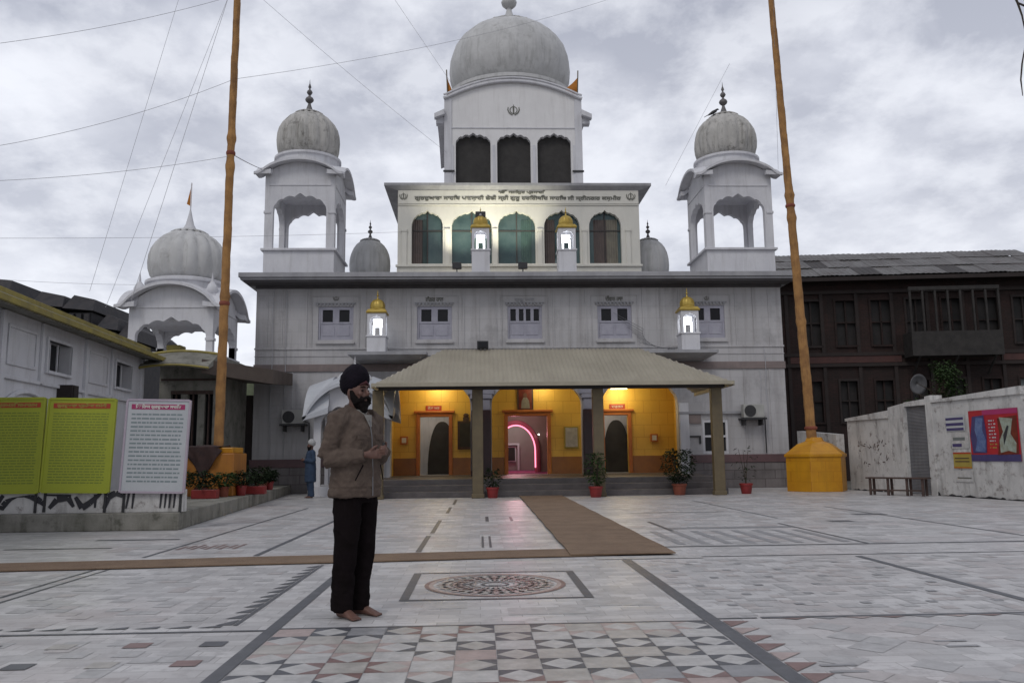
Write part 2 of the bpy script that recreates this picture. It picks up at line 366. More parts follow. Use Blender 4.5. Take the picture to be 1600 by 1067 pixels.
def text(name, body, size, mat, loc, rot=(pi/2, 0, 0), parent=None, width=None, ext=.006, bold=0):
    cu = bpy.data.curves.new(name, 'FONT'); cu.body = body; cu.size = size; cu.align_x = 'CENTER'; cu.align_y = 'CENTER'; cu.extrude = ext; cu.offset = bold; cu.resolution_u = 3
    t = bpy.data.objects.new(name, cu); COL.objects.link(t)
    bpy.context.view_layer.update()
    me = bpy.data.meshes.new_from_object(t.evaluated_get(bpy.context.evaluated_depsgraph_get()))
    bpy.data.objects.remove(t); o = bpy.data.objects.new(name, me); COL.objects.link(o)
    me.materials.clear(); me.materials.append(mat)
    s = 1
    if width and len(me.vertices):
        xs = [v.co.x for v in me.vertices]; s = width/max(.01, max(xs)-min(xs))
    me.transform(Matrix.Translation(loc) @ Matrix.Rotation(rot[2], 4, 'Z') @ Matrix.Rotation(rot[0], 4, 'X') @ Matrix.Diagonal((s, 1, 1, 1)))
    if parent: o.parent = parent
    return o
#@@GROUND
# ------------------------------------------------------------------ ground, inlays, runners
g = MB(); g.quad((-400, -60, -.012), (400, -60, -.012), (400, 900, -.012), (-400, 900, -.012))
tag(g.build('ground', pm('bare_ground', (.16, .15, .13), (.11, .105, .09), .3, .95, .2)), kind='structure')
g = MB(); g.quad((-14, -6, 0), (13.9, -6, 0), (13.0, 14.0, 0), (12.35, 19.3, 0), (11.2, 29, 0), (-14, 29, 0))
floor = tag(g.build('courtyard_paving', W['marble']), kind='structure')
Z1 = .004
def rect(mb, x0, x1, y0, y1, z=Z1): mb.quad((x0, y0, z), (x1, y0, z), (x1, y1, z), (x0, y1, z))
gr, rd, pk, wh, be, pl = MB(), MB(), MB(), MB(), MB(), MB()
# long strips towards the temple
rect(gr, -1.46, -1.37, -2, 9.40); rect(gr, 1.56, 1.67, -2, 9.40)
rect(gr, -8.5, -1.46, 5.885, 5.925); rect(gr, -1.37, 1.56, 5.935, 5.965); rect(gr, 1.67, 1.95, 6.0, 6.03); rect(gr, 1.98, 12.5, 5.99, 6.045)
rect(gr, 4.19, 4.27, 6.045, 9.40); rect(gr, 2.3, 12.9, 9.56, 9.60); rect(gr, 2.15, 12.9, 10.60, 10.68)
rect(gr, -4.13, -4.09, 5.925, 9.40); rect(gr, -3.98, -3.95, 5.925, 9.40)
rect(gr, -1.73, -1.70, 6.1, 9.40)
rect(gr, -4.05, -4.0, 10.36, 20); rect(gr, -2.73, -2.66, 10.36, 22)
for a, b in ((10.5, 12.6), (13.0, 15.6), (17.5, 19.6), (20.6, 23)): rect(gr, -.80+.012*(a-10), -.73+.012*(a-10), a, b)
rect(gr, 4.92, 4.97, 10.68, 13.9); rect(gr, 5.3, 5.34, 15, 21); rect(gr, 2.88, 2.95, 12.80, 14.6); rect(pl, 2.97, 4.92, 13.1, 13.28)
rect(gr, 2.97, 4.92, 13.28, 13.33); rect(gr, 3.0, 4.9, 16.8, 16.86); rect(gr, 7.4, 7.45, 11, 18); rect(gr, 5.9, 6.3, 14.0, 14.3); rect(gr, 8.4, 9.3, 12.2, 12.5); rect(gr, 7.0, 7.6, 15.5, 15.8)
for i in range(8): rect(pl, 2.55+i*.31, 2.66+i*.31, 10.9, 12.75)
rect(gr, .02, .05, 10.9, 12.4); rect(gr, .12, .15, 10.9, 12.4); rect(gr, .1, .16, 15.2, 16.4); rect(gr, .55, .6, 15.2, 16.2)
for i in range(9): rect(rd, -3.95+i*.09, -3.9+i*.09, 11.2+.12*(i % 2), 11.6+.1*(i % 3))
rect(gr, -5.6, -4.4, 12.6, 12.72); rect(gr, -6.3, -4.9, 11.5, 11.58)
# saw teeth beside the left field
def tri(mb, a, b, c, z=Z1): mb.quad(*[(p[0], p[1], z) for p in (a, b, c)])
y = 6.12
while y < 9.2: tri(gr, (-1.74, y), (-1.74, y+.2), (-1.86, y)); y += .235
x = -1.8
while x > -8: tri(gr, (x, 6.04), (x-.17, 6.04), (x, 6.12)); x -= .215
y = 5.93; i = 0
while y > 0:
    tri(rd if i % 3 != 1 else pk, (1.68, y), (1.68, y-.2), (1.86, y-.02)); y -= .235; i += 1
x = 2.1; i = 0
while x < 12: tri((rd, pl, pk)[i % 3], (x, 5.985), (x+.2, 5.985), (x+.1, 5.93)); x += .235; i += 1
# loose coloured tiles
for i in range(-1, 9):
    for j in range(5):
        x = -2.15-.47*(i); yy = 5.52-.5*j
        rect((rd, gr, be)[(i*2+j*5) % 3], x-.075, x+.075, yy-.07, yy+.07)
for i in range(7):
    for j in range(6):
        x, yy = 2.05+i*.52+.26*(j % 2)-.15, 6.5+j*.48
        if x < 4.1 and random.random() < .75: rect(pl, x, x+.075, yy, yy+.075)
for (x, yy) in ((2.87, 5.12), (3.6, 4.6), (2.5, 4.2), (4.3, 5.3), (4.9, 4.4), (1.95, 4.6)):
    rect(pl, x-.1, x+.1, yy-.09, yy-.045); rect(pl, x-.1, x+.1, yy+.05, yy+.09)
# eight pointed star paving in the near middle
CELL = 2.91/12
starc = {}
for i in range(12):
    for j in range(24):
        x0, y1 = -1.36+i*CELL, 5.925-j*CELL
        x1, y0 = x0+CELL-.004, y1-CELL+.004
        xm, ym = (x0+x1)/2, (y0+y1)/2
        if i % 2 == j % 2:
            r_ = random.random()
            rect(wh if r_ < .5 else be if r_ < .74 else pk if r_ < .87 else pl, x0, x1, y0, y1)
        else:
            (wh if random.random() < .72 else be).quad((xm, y0, Z1), (x1, ym, Z1), (xm, y1, Z1), (x0, ym, Z1))
            def cfor(a, b):
                k = (a, b)
                if k not in starc: starc[k] = gr if random.random() < .52 else (rd if random.random() < .3 else pk)
                return starc[k]
            for sx_, sy_ in ((0, 0), (1, 0), (0, 1), (1, 1)):
                cx_, cy_ = (x0, x1)[sx_], (y0, y1)[sy_]
                if i % 2 == 0: st = cfor(i, j+1 if sy_ == 0 else j-1)
                else: st = cfor(i+1 if sx_ == 1 else i-1, j)
                tri(st, (cx_, cy_), (xm, cy_), (cx_, ym))
tn, tq = MB(), MB(); rt_ = random.Random(21)
def patch(x0, x1, y0, y1, s, prob, diag=False):
    nx, ny = int((x1-x0)/s), int((y1-y0)/s)
    for i in range(nx):
        for j in range(ny):
            if rt_.random() > prob*.8: continue
            cx_, cy_ = x0+(i+.5)*s, y0+(j+.5)*s; mb = tq if rt_.random() < .3 else tn
            if diag:
                if (i+j) % 2: continue
                h = s*.98; mb.quad((cx_-h, cy_, .002), (cx_, cy_-h, .002), (cx_+h, cy_, .002), (cx_, cy_+h, .002))
            else: h = s*.485; mb.quad((cx_-h, cy_-h, .002), (cx_+h, cy_-h, .002), (cx_+h, cy_+h, .002), (cx_-h, cy_+h, .002))
patch(1.95, 9, .5, 5.85, .15, .42, True); patch(-8, -1.5, .5, 5.8, .157, .30); patch(1.75, 4.15, 6.1, 9.4, .12, .35); patch(4.3, 12, 6.1, 9.4, .15, .32); patch(-8, -1.9, 6.15, 9.0, .15, .34)
patch(-1.3, 1.5, 6.0, 6.9, .3, .35); patch(-.6, 1.0, 11, 23, .3, .35); patch(2.4, 12, 10.8, 24, .3, .33); patch(-4.8, -.8, 10.4, 24, .3, .33)
# rosette in a frame
for a in ((-.66, -.585, 6.98, 8.60), (.855, .93, 6.98, 8.60)): rect(gr, *a)
rect(gr, -.585, .855, 6.98, 7.03); rect(gr, -.585, .855, 8.56, 8.60)
cx_, cy_ = .135, 7.79
def annulus(mb, r0, r1, a0=0, a1=2*pi, n=64, z=Z1):
    for k in range(n):
        t0, t1 = a0+(a1-a0)*k/n, a0+(a1-a0)*(k+1)/n
        mb.quad((cx_+r0*cos(t0), cy_+r0*sin(t0)*1.04, z), (cx_+r1*cos(t0), cy_+r1*sin(t0)*1.04, z), (cx_+r1*cos(t1), cy_+r1*sin(t1)*1.04, z), (cx_+r0*cos(t1), cy_+r0*sin(t1)*1.04, z))
annulus(rd, .60, .64); annulus(pk, .56, .60)
for rr_, w_, mbs in ((.47, .085, (pk, be)), (.35, .075, (rd, pk)), (.23, .07, (pk, wh))):
    for k in range(16):
        t = 2*pi*k/16
        for q, mb in enumerate(mbs):
            t2 = t+q*pi/16
            P = lambda r, a: (cx_+r*cos(a), cy_+r*sin(a)*1.04, Z1)
            mb.quad(P(rr_-w_, t2), P(rr_, t2+pi/18), P(rr_+w_*.85, t2), P(rr_, t2-pi/18))
annulus(gr, .10, .13, n=24); annulus(wh, 0.001, .06, n=16)
for sx_ in (-.27, .27): rect(gr, cx_+sx_-.03, cx_+sx_+.03, cy_-.03, cy_+.03, Z1+.003)
rect(wh, 1.3, 2.5, 9.45, 9.72, .006)
for mb, nm, mt in ((gr, 'grey', 'igrey'), (rd, 'red', 'ired'), (pk, 'pink', 'ipink'), (wh, 'white', 'iwhite'), (be, 'beige', 'ibeige'), (pl, 'pale', 'ipale'), (tn, 'tone', 'itone'), (tq, 'tone2', 'itone2')):
    tag(mb.build('paving_inlay', W[mt], merge=False), kind='structure')
# runners
def carpet(name, poly, z, label, skew=0):
    mb = MB()
    xs0, xs1, y0, y1 = poly
    nx, ny = max(2, int((xs1(y0)-xs0(y0))/.3)), max(2, int((y1-y0)/.3))
    top = []
    for j in range(ny+1):
        yy = y0+(y1-y0)*j/ny; row = []
        for i in range(nx+1):
            xx = xs0(yy)+(xs1(yy)-xs0(yy))*i/nx
            e = (i in (0, nx)) + (j in (0, ny))
            row.append((xx+(.007*sin(yy*3.1) if i in (0, nx) else 0), yy+skew*(xx-.4)+(.012*sin(xx*2.3+1) if j in (0, ny) else 0), z+.004*noise.noise((xx*1.5, yy*1.5, 0))*(0 if e else 1)))
        top.append(row)
    vs = [p for r_ in top for p in r_]; n_ = len(vs); vs2 = vs+[(p[0], p[1], z-.011) for p in vs]
    fs = []
    for j in range(ny):
        for i in range(nx):
            a = j*(nx+1)+i; fs.append((a, a+1, a+nx+2, a+nx+1)); fs.append((n_+a, n_+a+nx+1, n_+a+nx+2, n_+a+1))
    for j in range(ny):
        for i in (0, nx): a = j*(nx+1)+i; fs.append((a, a+nx+1, n_+a+nx+1, n_+a))
    for i in range(nx):
        for j in (0, ny): a = j*(nx+1)+i; fs.append((a, a+1, n_+a+1, n_+a))
    mb.add(vs2, fs)
    return tag(mb.build(name, W['runner'], smooth=True), label, 'carpet runner')
carpet('carpet_runner', (lambda y: -9.0, lambda y: 1.60, 9.68, 10.38), .020, 'brown coir runner laid across the courtyard from the left edge', .085)
carpet('carpet_runner', (lambda y: 1.04+.006*(y-10), lambda y: 2.26+.006*(y-10), 9.75, 24.1), .034, 'wide brown coir runner leading straight up to the temple steps')

# raised terrace on the left
t = MB(); t.prism([(-15, 14.3), (-5.0, 14.3), (-5.9, 24.6), (-6.3, 28.45), (-15, 28.45)], .0, .29)
tag(t.build('terrace', W['mossy'], bevel=.02), kind='structure')
#@@TEMPLE
# ------------------------------------------------------------------ temple
T = empty('temple', 'white marble-clad temple with arched upper storey, big ribbed dome and yellow lit porch', 'temple', loc=(1.5, 28.5, 0))
T.location = (0, 0, 0)
FX0, FX1, FY = -7.64, 10.65, 28.5
WINS = [-4.92, -1.53, 1.6, 4.74, 8.02]
def wops(): return [(c-.60, c+.60, 5.17, 6.33) for c in WINS]
ARCH = [(-3.0, -.30), (.42, 3.52), (4.22, 6.85)]
m_ = MB()
m_.wall(FX0, FX1, 0, 7.1, FY, FY+.35, wops()+[(a, b, .5, arch(a, b, 2.85, 3.86, .045, 7)) for a, b in ARCH]+[(7.67, 8.56, 1.17, 2.33)])
m_.build('facade_wall', W['facade'], T)
m_ = MB(); m_.box(FX0, FX0+.35, FY+.35, 41, 0, 7.1); m_.box(FX1-.35, FX1, FY+.35, 41, 0, 7.1); m_.box(FX0, FX1, 41, 41.3, 0, 7.1); m_.build('side_wall', W['facade'], T)
m_ = MB(); m_.box(-8.0, 11.0, 27.72, 41.8, 7.12, 7.2); m_.box(-8.05, 11.05, 27.66, 41.85, 7.2, 7.36); m_.build('roof_slab', W['cornice'], T, bevel=.01)
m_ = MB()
m_.box(-7.9, 10.9, 27.78, 28.5, 7.06, 7.118); m_.box(FX0-.03, FX1+.03, 28.44, 28.5, 6.96, 7.06); m_.build('cornice', W['soffit_shade'], T)  # dark underside and top band carry painted shade below the roof slab
m_ = MB(); m_.box(FX0-.03, FX1+.03, FY-.05, FY, 4.08, 4.33); m_.build('stone_band', W['band'], T, bevel=.01)
m_ = MB(); m_.box(FX0-.02, FX1+.02, FY-.035, FY, 4.84, 4.90); m_.box(FX0-.02, FX1+.02, FY-.02, FY, 4.60, 4.62)
for c in WINS:
    for a, b in ((.98, 1.03), (.80, .82)):
        m_.box(c-b, c-a, FY-.03, FY, 4.9, 6.94 if a > .9 else 6.7); m_.box(c+a, c+b, FY-.03, FY, 4.9, 6.94 if a > .9 else 6.7)
    m_.box(c-.82, c+.82, FY-.028, FY, 6.68, 6.70); m_.box(c-.66, c+.66, FY-.07, FY, 5.03, 5.10)
for x in (-7.25, -6.75, 9.65, 10.2, -3.25, 3.2, 0.0, 6.35): m_.box(x-.02, x+.02, FY-.025, FY, 4.9, 6.94)
for x in (-7.1, -6.35, 9.2, 10.1): m_.box(x-.02, x+.02, FY-.025, FY, 1.2, 4.08)
m_.box(FX0, -5.2, FY-.02, FY, 2.60, 2.62); m_.build('trim', W['facade'], T)
for (xa, xb) in ((FX0-.06, -3.2), (7.2, FX1+.06)):
    m_ = MB(); m_.box(xa, xb, FY-.09, FY, 0, .86); m_.build('plinth', W['plinth'], T, bevel=.01)
    m_ = MB()
    if xa < 0: m_.box(xa, xb, FY-.12, FY-.001, .86, 1.13)
    else: m_.box(xa, xb, FY-.12, FY-.001, .86, 1.13)
    m_.build('maroon_band', W['marband'], T, bevel=.01)
# window units
def pane_window(c, n):
    f = MB(); x0, x1, z0, z1 = c-.60, c+.60, 5.17, 6.33
    y0, y1 = FY+.04, FY+.12
    f.box(x0, x0+.07, y0, y1, z0, z1); f.box(x1-.07, x1, y0, y1, z0, z1); f.box(x0+.07, x1-.07, y0, y1, z1-.10, z1); f.box(x0+.07, x1-.07, y0, y1, z0, z0+.08)
    f.box(x0+.07, x1-.07, y0+.02, y1+.02, z0+.08, z0+.56)
    f.box(x0+.07, x1-.07, y0, y1, z0+.56, z0+.63)
    for s in (0, 1):
        f.box(x0+.14+s*.5, x0+.56+s*.5, y0+.004, y0+.02, z0+.14, z0+.50)
    if n == 2:
        ps = [(c-.46, c-.11), (c+.11, c+.46)]
    else: ps = [(c-.50, c-.31), (c-.20, c-.04), (c+.04, c+.20), (c+.31, c+.50)]
    e = x0+.07
    for a, b in ps: f.box(e, a, y0, y1, z0+.63, z1-.10); e = b
    f.box(e, x1-.07, y0, y1, z0+.63, z1-.10)
    o = f.build('window', W['lav'], T, bevel=.006)
    q = MB()
    for a, b in ps: q.quad((a-.01, y1-.02, z0+.6), (b+.01, y1-.02, z0+.6), (b+.01, y1-.02, z1-.08), (a-.01, y1-.02, z1-.08))
    q.build('pane', W['dark'], o)
    d = MB()
    for k in range(11): d.box(x0-.06+k*.122, x0+.0+k*.122, FY-.06, FY+.0, z1+.03, z1+.10)
    d.box(x0-.08, x1+.08, FY-.05, FY, z1+.10, z1+.125)
    d.build('dentil_trim', W['cornice'], o)
    return o
for i, c in enumerate(WINS): pane_window(c, 4 if i == 2 else 2)
def emblem(x, y, z, r, par, mat):
    e = MB(); n = 28
    for k in range(n):
        if k % 14 in (13, 0) and k < 15 and False: continue
        a0, a1 = 2*pi*k/n, 2*pi*(k+1)/n
        P = lambda rr, a: (x+rr*cos(a), y, z+rr*sin(a))
        e.quad(P(r*.52, a0), P(r*.66, a0), P(r*.66, a1), P(r*.52, a1))
    e.quad((x-.1*r, y-.004, z-.75*r), (x+.1*r, y-.004, z-.75*r), (x+.13*r, y-.004, z+.5*r), (x, y-.004, z+1.05*r), (x-.13*r, y-.004, z+.5*r))
    for s in (-1, 1):
        pts = [(.95, .55), (1.05, 0), (.8, -.55), (.25, -.95)]; pin = [(.83, .5), (.86, 0), (.63, -.45), (.1, -.82)]
        for k in range(3):
            e.quad(*[(x+s*p[0]*r, y-.008, z+p[1]*r) for p in (pts[k], pts[k+1], pin[k+1], pin[k])])
    return e.build('emblem', mat, par, merge=False)
emblem(-4.92, FY-.012, 6.62, .10, T, W['inkt']); emblem(8.0, FY-.012, 6.58, .09, T, W['inkt'])
for x, s in ((-1.53, 'ਲੰਗਰ ਹਾਲ'), (4.74, 'ਦੀਵਾਨ ਹਾਲ')): text('inscription', s, .2, W['inkt'], (x, FY-.012, 6.56), parent=T, width=.62, bold=.006)
text('inscription', 'ਗੁਰੂ ਘਰ', .14, W['cornice'], (1.6, FY-.012, 6.55), parent=T, width=.7)
# window with awning right of the porch
f = MB(); x0, x1, z0, z1 = 7.67, 8.56, 1.17, 2.33
for a, b in ((x0, x0+.08), (x0+.40, x0+.49), (x1-.08, x1)): f.box(a, b, FY+.02, FY+.1, z0, z1)
for a, b in ((z0, z0+.08), (1.72, 1.79), (z1-.1, z1)): f.box(x0+.08, x0+.40, FY+.021, FY+.099, a, b); f.box(x0+.49, x1-.08, FY+.021, FY+.099, a, b)
o = f.build('window', W['white'], T)
q = MB(); q.quad((x0, FY+.09, z0), (x1, FY+.09, z0), (x1, FY+.09, z1), (x0, FY+.09, z1)); q.build('pane', W['dark'], o)
m_ = MB(); m_.box(6.86, 9.5, FY-.10, FY, 2.52, 2.60); m_.build('window_ledge', W['cornice'], T)
m_ = MB(); m_.box(6.9, 7.62, FY-.06, FY, 2.2, 2.5); m_.build('wall_panel', W['band'], T)
m_ = MB(); m_.box(7.02, 7.6, FY-.05, FY, 1.72, 1.78); m_.box(7.54, 7.6, FY-.05, FY, 1.5, 1.72); m_.build('bracket', W['black'], T)
# porch interior
IY = 30.8
m_ = MB(); m_.wall(-3.15, 7.25, .5, 4.0, IY, IY+.2, [(-2.18, -1.12, .5, 2.62), (1.05, 2.50, .5, 2.62), (4.62, 5.50, .5, 2.62)])
m_.box(-3.35, -3.15, FY+.35, IY+.2, .5, 4.0); m_.box(7.25, 7.45, FY+.35, IY+.2, .5, 4.0); m_.build('porch_wall', W['yellow'], T)
m_ = MB(); m_.box(-3.35, 7.45, FY+.35, 31.0, 4.0, 4.1); m_.build('porch_ceiling', W['cream'], T)
m_ = MB(); m_.box(-3.14, 7.24, IY-.05, IY-.001, .5, 1.0)
mm = MB()
DM = pm('brown_orange_dado', (.30, .12, .03), (.22, .09, .03), 2, .4, .04)
for a, b in ((-3.14, -2.32), (-.98, .9), (2.65, 4.45), (5.65, 7.24)): MB().box(a, b, IY-.04, IY-.001, .5, 1.12).build('dado', DM, T)
m_ = MB(); m_.box(-3.3, 7.2, 25.0, 31.0, .25, .5); m_.box(-3.3, 7.2, 24.6, 25.0, 0, .34); m_.box(-3.3, 7.2, 24.2, 24.6, 0, .17); m_.box(-3.3, 7.2, 25.0, 28.5, 0, .25)
m_.build('steps', W['step'], T, bevel=.015)
# pillar claddings
for x0, x1 in ((-.27, .39), (3.55, 4.19)):
    m_ = MB(); m_.box(x0, x1, FY-.10, FY-.002, .5, 2.72); m_.box(x0-.03, x1+.03, FY-.14, FY-.002, .5, .68); m_.build('pillar', W['maroon'], T, bevel=.015)
    c = MB(); c.box(x0+.02, x1-.02, FY-.08, FY-.002, 2.72, 3.1); c.box(x0-.05, x1+.05, FY-.12, FY-.002, 3.1, 3.25); c.box(x0-.12, x1+.12, FY-.13, FY-.002, 3.25, 3.5); c.build('capital', W['lav'], T, bevel=.02)
m_ = MB(); m_.box(6.87, 7.2, FY-.08, FY-.002, .5, 2.9); m_.build('pillar', W['white'], T, bevel=.02)
m_ = MB(); m_.box(-3.2, -3.02, FY-.08, FY-.002, .5, 3.2); m_.build('pillar', W['white'], T, bevel=.02)
# doorways
def doorway(x0, x1, z1, name='doorway'):
    f = MB(); w_ = .13
    f.box(x0-w_, x0, IY-.09, IY-.002, .5, z1+w_); f.box(x1, x1+w_, IY-.09, IY-.002, .5, z1+w_); f.box(x0, x1, IY-.09, IY-.002, z1, z1+w_)
    f.box(x0-w_-.08, x1+w_+.08, IY-.14, IY-.002, z1+w_, z1+w_+.09)
    return f.build(name, W['orange'], T, bevel=.015)
doorway(-2.18, -1.12, 2.62); doorway(4.62, 5.50, 2.62); doorway(1.05, 2.50, 2.62)
# little rooms behind the side doors
for x0, x1 in ((-2.5, -.8), (4.3, 5.85)):
    r = MB(); r.box(x0, x0+.02, IY+.2, 32.6, .5, 3); r.box(x1-.02, x1, IY+.2, 32.6, .5, 3); r.box(x0, x1, 32.6, 32.62, .5, 3); r.box(x0, x1, IY+.2, 32.6, 3, 3.02); r.box(x0, x1, IY+.2, 32.6, .45, .495)
    r.build('side_room', W['white'], T)
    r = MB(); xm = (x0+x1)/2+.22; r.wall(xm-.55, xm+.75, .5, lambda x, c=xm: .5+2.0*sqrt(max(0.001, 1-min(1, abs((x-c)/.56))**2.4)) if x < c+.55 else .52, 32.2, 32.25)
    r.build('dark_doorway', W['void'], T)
    light('POINT', ((x0+x1)/2-.3, 31.4, 2.8), 9, (1, .93, .8), .08, name='room_light')
# central hall
h = MB(); h.box(-.5, -.48, IY+.2, 39, .5, 3.6); h.box(4.2, 4.22, IY+.2, 39, .5, 3.6); h.box(-.5, 4.22, 39, 39.02, .5, 3.6); h.box(-.5, 4.22, IY+.2, 39, 3.6, 3.62)
h.build('hall_wall', W['hallg'], T)
h = MB(); h.box(-.5, 4.22, IY+.2, 39, .45, .51); h.build('hall_carpet', W['pinkc'], T)
h = MB(); xa, xb = .55, 2.36
h.wall(-.48, 4.2, .52, 3.6, 33.6, 33.8, [(xa+.12, xb-.12, .52, lambda x: 1.35+1.05*sqrt(max(0, 1-((x-1.455)/.80)**2)))]); h.build('hall_arch', W['hallg'], T)
h = MB()
pts = [(1.455+.86*cos(a), 33.5, 1.35+1.12*sin(a)) for a in [pi*k/24 for k in range(25)]]; pts = [(pts[0][0], 33.5, .52)]+pts+[(pts[-1][0], 33.5, .52)]
h.tube(pts, .115, 8, ref=(0, 1, 0)); h.build('arch_rim', W['pinkp'], T, smooth=True)
h = MB(); pts = [(1.455+.77*cos(a), 33.43, 1.35+1.03*sin(a)) for a in [pi*k/24 for k in range(25)]]; pts = [(pts[0][0], 33.43, .7)]+pts+[(pts[-1][0], 33.43, .7)]
h.tube(pts, .03, 6, ref=(0, 1, 0)); h.build('light_tube', W['pinkglow'], T, smooth=True)
h = MB(); h.box(1.0, 1.09, 38.7, 38.9, .52, 1.75); h.box(1.75, 1.84, 38.7, 38.9, .52, 1.75); h.box(1.09, 1.75, 38.7, 38.9, 1.66, 1.75); h.box(1.15, 1.69, 38.85, 38.95, .9, 1.6); h.build('inner_doorway', W['white'], T)
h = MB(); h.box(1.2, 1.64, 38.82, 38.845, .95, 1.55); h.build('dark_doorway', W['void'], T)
light('POINT', (1.45, 34.6, 2.2), 70, (1, .33, .45), .15, name='hall_light'); light('POINT', (1.6, 37.5, 2.7), 30, (.95, 1, .92), .15, name='hall_light')
light('POINT', (1.5, 32.2, 2.9), 22, (1, .62, .62), .1, name='hall_light')  # added pink fill light near the hall door, no fixture
h = MB(); h.ball((2.36, 33.3, 2.0), .03); h.build('bulb', W['spark'], T)
# door signs, picture, notices
for x in (-1.68, 5.12):
    o = MB().box(x-.29, x+.29, IY-.03, IY-.002, 2.84, 3.03).build('door_sign', W['head_r'], None, bevel=.005)
    tag(o, 'small maroon name board above the %s side door of the porch' % ('left' if x < 0 else 'right'), 'sign', 'maroon signs over the porch side doors')
    text('lettering', 'ਜੋੜਾ ਘਰ' if x < 0 else 'ਦਫ਼ਤਰ', .13, W['cream'], (x, IY-.034, 2.93), parent=o, width=.42)
o = MB().box(1.40, 2.0, IY-.06, IY-.02, 2.82, 3.68).build('framed_picture', W['wood'], None, bevel=.01); tag(o, 'framed dark red portrait of a robed figure above the central door', 'picture')
MB().box(1.46, 1.94, IY-.066, IY-.061, 2.88, 3.62).build('canvas', W['picture'], o)
p = MB()
p.quad(*[(1.70+a, IY-.07, 3.2+b) for a, b in ((-.16, -.30), (.17, -.30), (.14, -.02), (.06, .10), (-.06, .10), (-.13, -.02))])
p.build('painted_robe', W['shirt'], o)
p = MB(); p.quad(*[(1.70+.07*cos(2*pi*k/14), IY-.073, 3.38+.09*sin(2*pi*k/14)) for k in range(14)]); p.build('painted_face', W['skin'], o)
o = MB().box(-.80, -.18, IY-.07, IY-.02, 1.42, 2.46).build('notice_case', W['wood'], None, bevel=.01); tag(o, 'tall dark wooden notice case with carved top between left and middle doors', 'notice case')
MB().box(-.72, -.26, IY-.076, IY-.071, 1.52, 2.38).build('glass', W['void'], o)
c = MB(); c.box(-.60, -.38, IY-.07, IY-.02, 2.462, 2.60); c.ball((-.49, IY-.05, 2.66), .10, .03, .08); c.build('crest', W['wood'], o, smooth=True)
o = MB().box(3.12, 3.66, IY-.05, IY-.02, 1.42, 2.22).build('notice_board', W['poster_y'], None, bevel=.01); tag(o, 'pale yellow framed notice board right of the central door', 'notice board')
MB().box(3.17, 3.61, IY-.055, IY-.051, 1.47, 2.17).build('notice_sheet', W['ibeige'], o)
for x in (-2.75, 6.45):
    o = MB().box(x-.14, x+.14, IY-.12, IY-.02, 1.62, 1.92).build('donation_box', W['orange'], None, bevel=.015); tag(o, 'small orange wall box beside the %s side door' % ('left' if x < 0 else 'right'), 'wall box', 'orange wall boxes in the porch')
    MB().box(x-.08, x+.08, IY-.127, IY-.121, 1.68, 1.86).build('front_plate', W['cream'], o)
# porch lamps
for i, (x, en, lz) in enumerate(((-1.5, 38, 3.88), (2.3, 22, 3.88), (5.15, 44, 3.62))):
    o = MB().box(x-.32, x+.32, IY-.35, IY-.25, lz, 4.0).build('porch_lamp', W['acw'], None, bevel=.01)
    tag(o, 'tube lamp under the porch ceiling above the %s door' % ('left', 'central', 'right')[i], 'lamp', 'lamps in the porch')
    MB().box(x-.3, x+.3, IY-.34, IY-.26, lz-.06, lz-.001).build('tube', W['warmglow'], o)
    light('POINT', (x, IY-.62, lz-.25), en, (1, .84, .50), .45, name='porch_light')
#@@UPPER
DOMEP = [(.84, 0), (.93, .12), (.985, .32), (1.0, .52), (.985, .74), (.93, .95), (.83, 1.14), (.69, 1.30), (.52, 1.42), (.34, 1.49), (.16, 1.53), (.02, 1.54)]
def dome(par, cx, cy, z0, R, H, mat, lobes=16, flute=.035, n=128, name='dome', petals=True):
    k = H/1.54
    o = MB().lathe(cx, cy, [(r*R, z0+z*k) for r, z in DOMEP], n, flute, lobes).build(name, mat, par, smooth=True, angle=60)
    m = MB(); zt = z0+H
    if petals:
        for q in range(16):
            a = 2*pi*q/16
            d = Vector((cos(a), sin(a), 0)); s = Vector((-sin(a), cos(a), 0)); c = Vector((cx, cy, 0))
            pr = [(.12, zt+.035*R), (.40, zt-.015*R), (.50, zt-.075*R)]
            ws = [.03, .085, .02]
            up_ = [(c+d*r*R+s*w_*R)+Vector((0, 0, z)) for (r, z), w_ in zip(pr, ws)]; dn = [(c+d*r*R-s*w_*R)+Vector((0, 0, z)) for (r, z), w_ in zip(pr, ws)]
            for i in (0, 1):
                m.add([up_[i], up_[i+1], dn[i+1], dn[i], up_[i]-Vector((0, 0, .04*R)), up_[i+1]-Vector((0, 0, .04*R)), dn[i+1]-Vector((0, 0, .04*R)), dn[i]-Vector((0, 0, .04*R))],
                      [(0, 1, 2, 3), (4, 7, 6, 5), (0, 4, 5, 1), (2, 6, 7, 3), (1, 5, 6, 2)])
        m.lathe(cx, cy, [(.30*R, zt-.03*R), (.30*R, zt+.02*R), (.12*R, zt+.05*R)], 24)
        m.build('petal_ring', mat, o)
    return o
def finial(par, cx, cy, z0, s, mat, cone=None, name='finial'):
    p = [(.24, 0), (.20, .08), (.13, .25), (.075, .42), (.055, .50), (.10, .53), (.17, .60), (.19, .67), (.15, .75), (.06, .82), (.045, .88), (.09, .93), (.13, 1.0), (.10, 1.08), (.04, 1.14), (.035, 1.2), (.07, 1.25), (.05, 1.33), (.02, 1.42), (.004, 1.62)]
    return MB().lathe(cx, cy, [(r*s, z0+z*s) for r, z in p], 20).build(name, mat, par, smooth=True, angle=50)
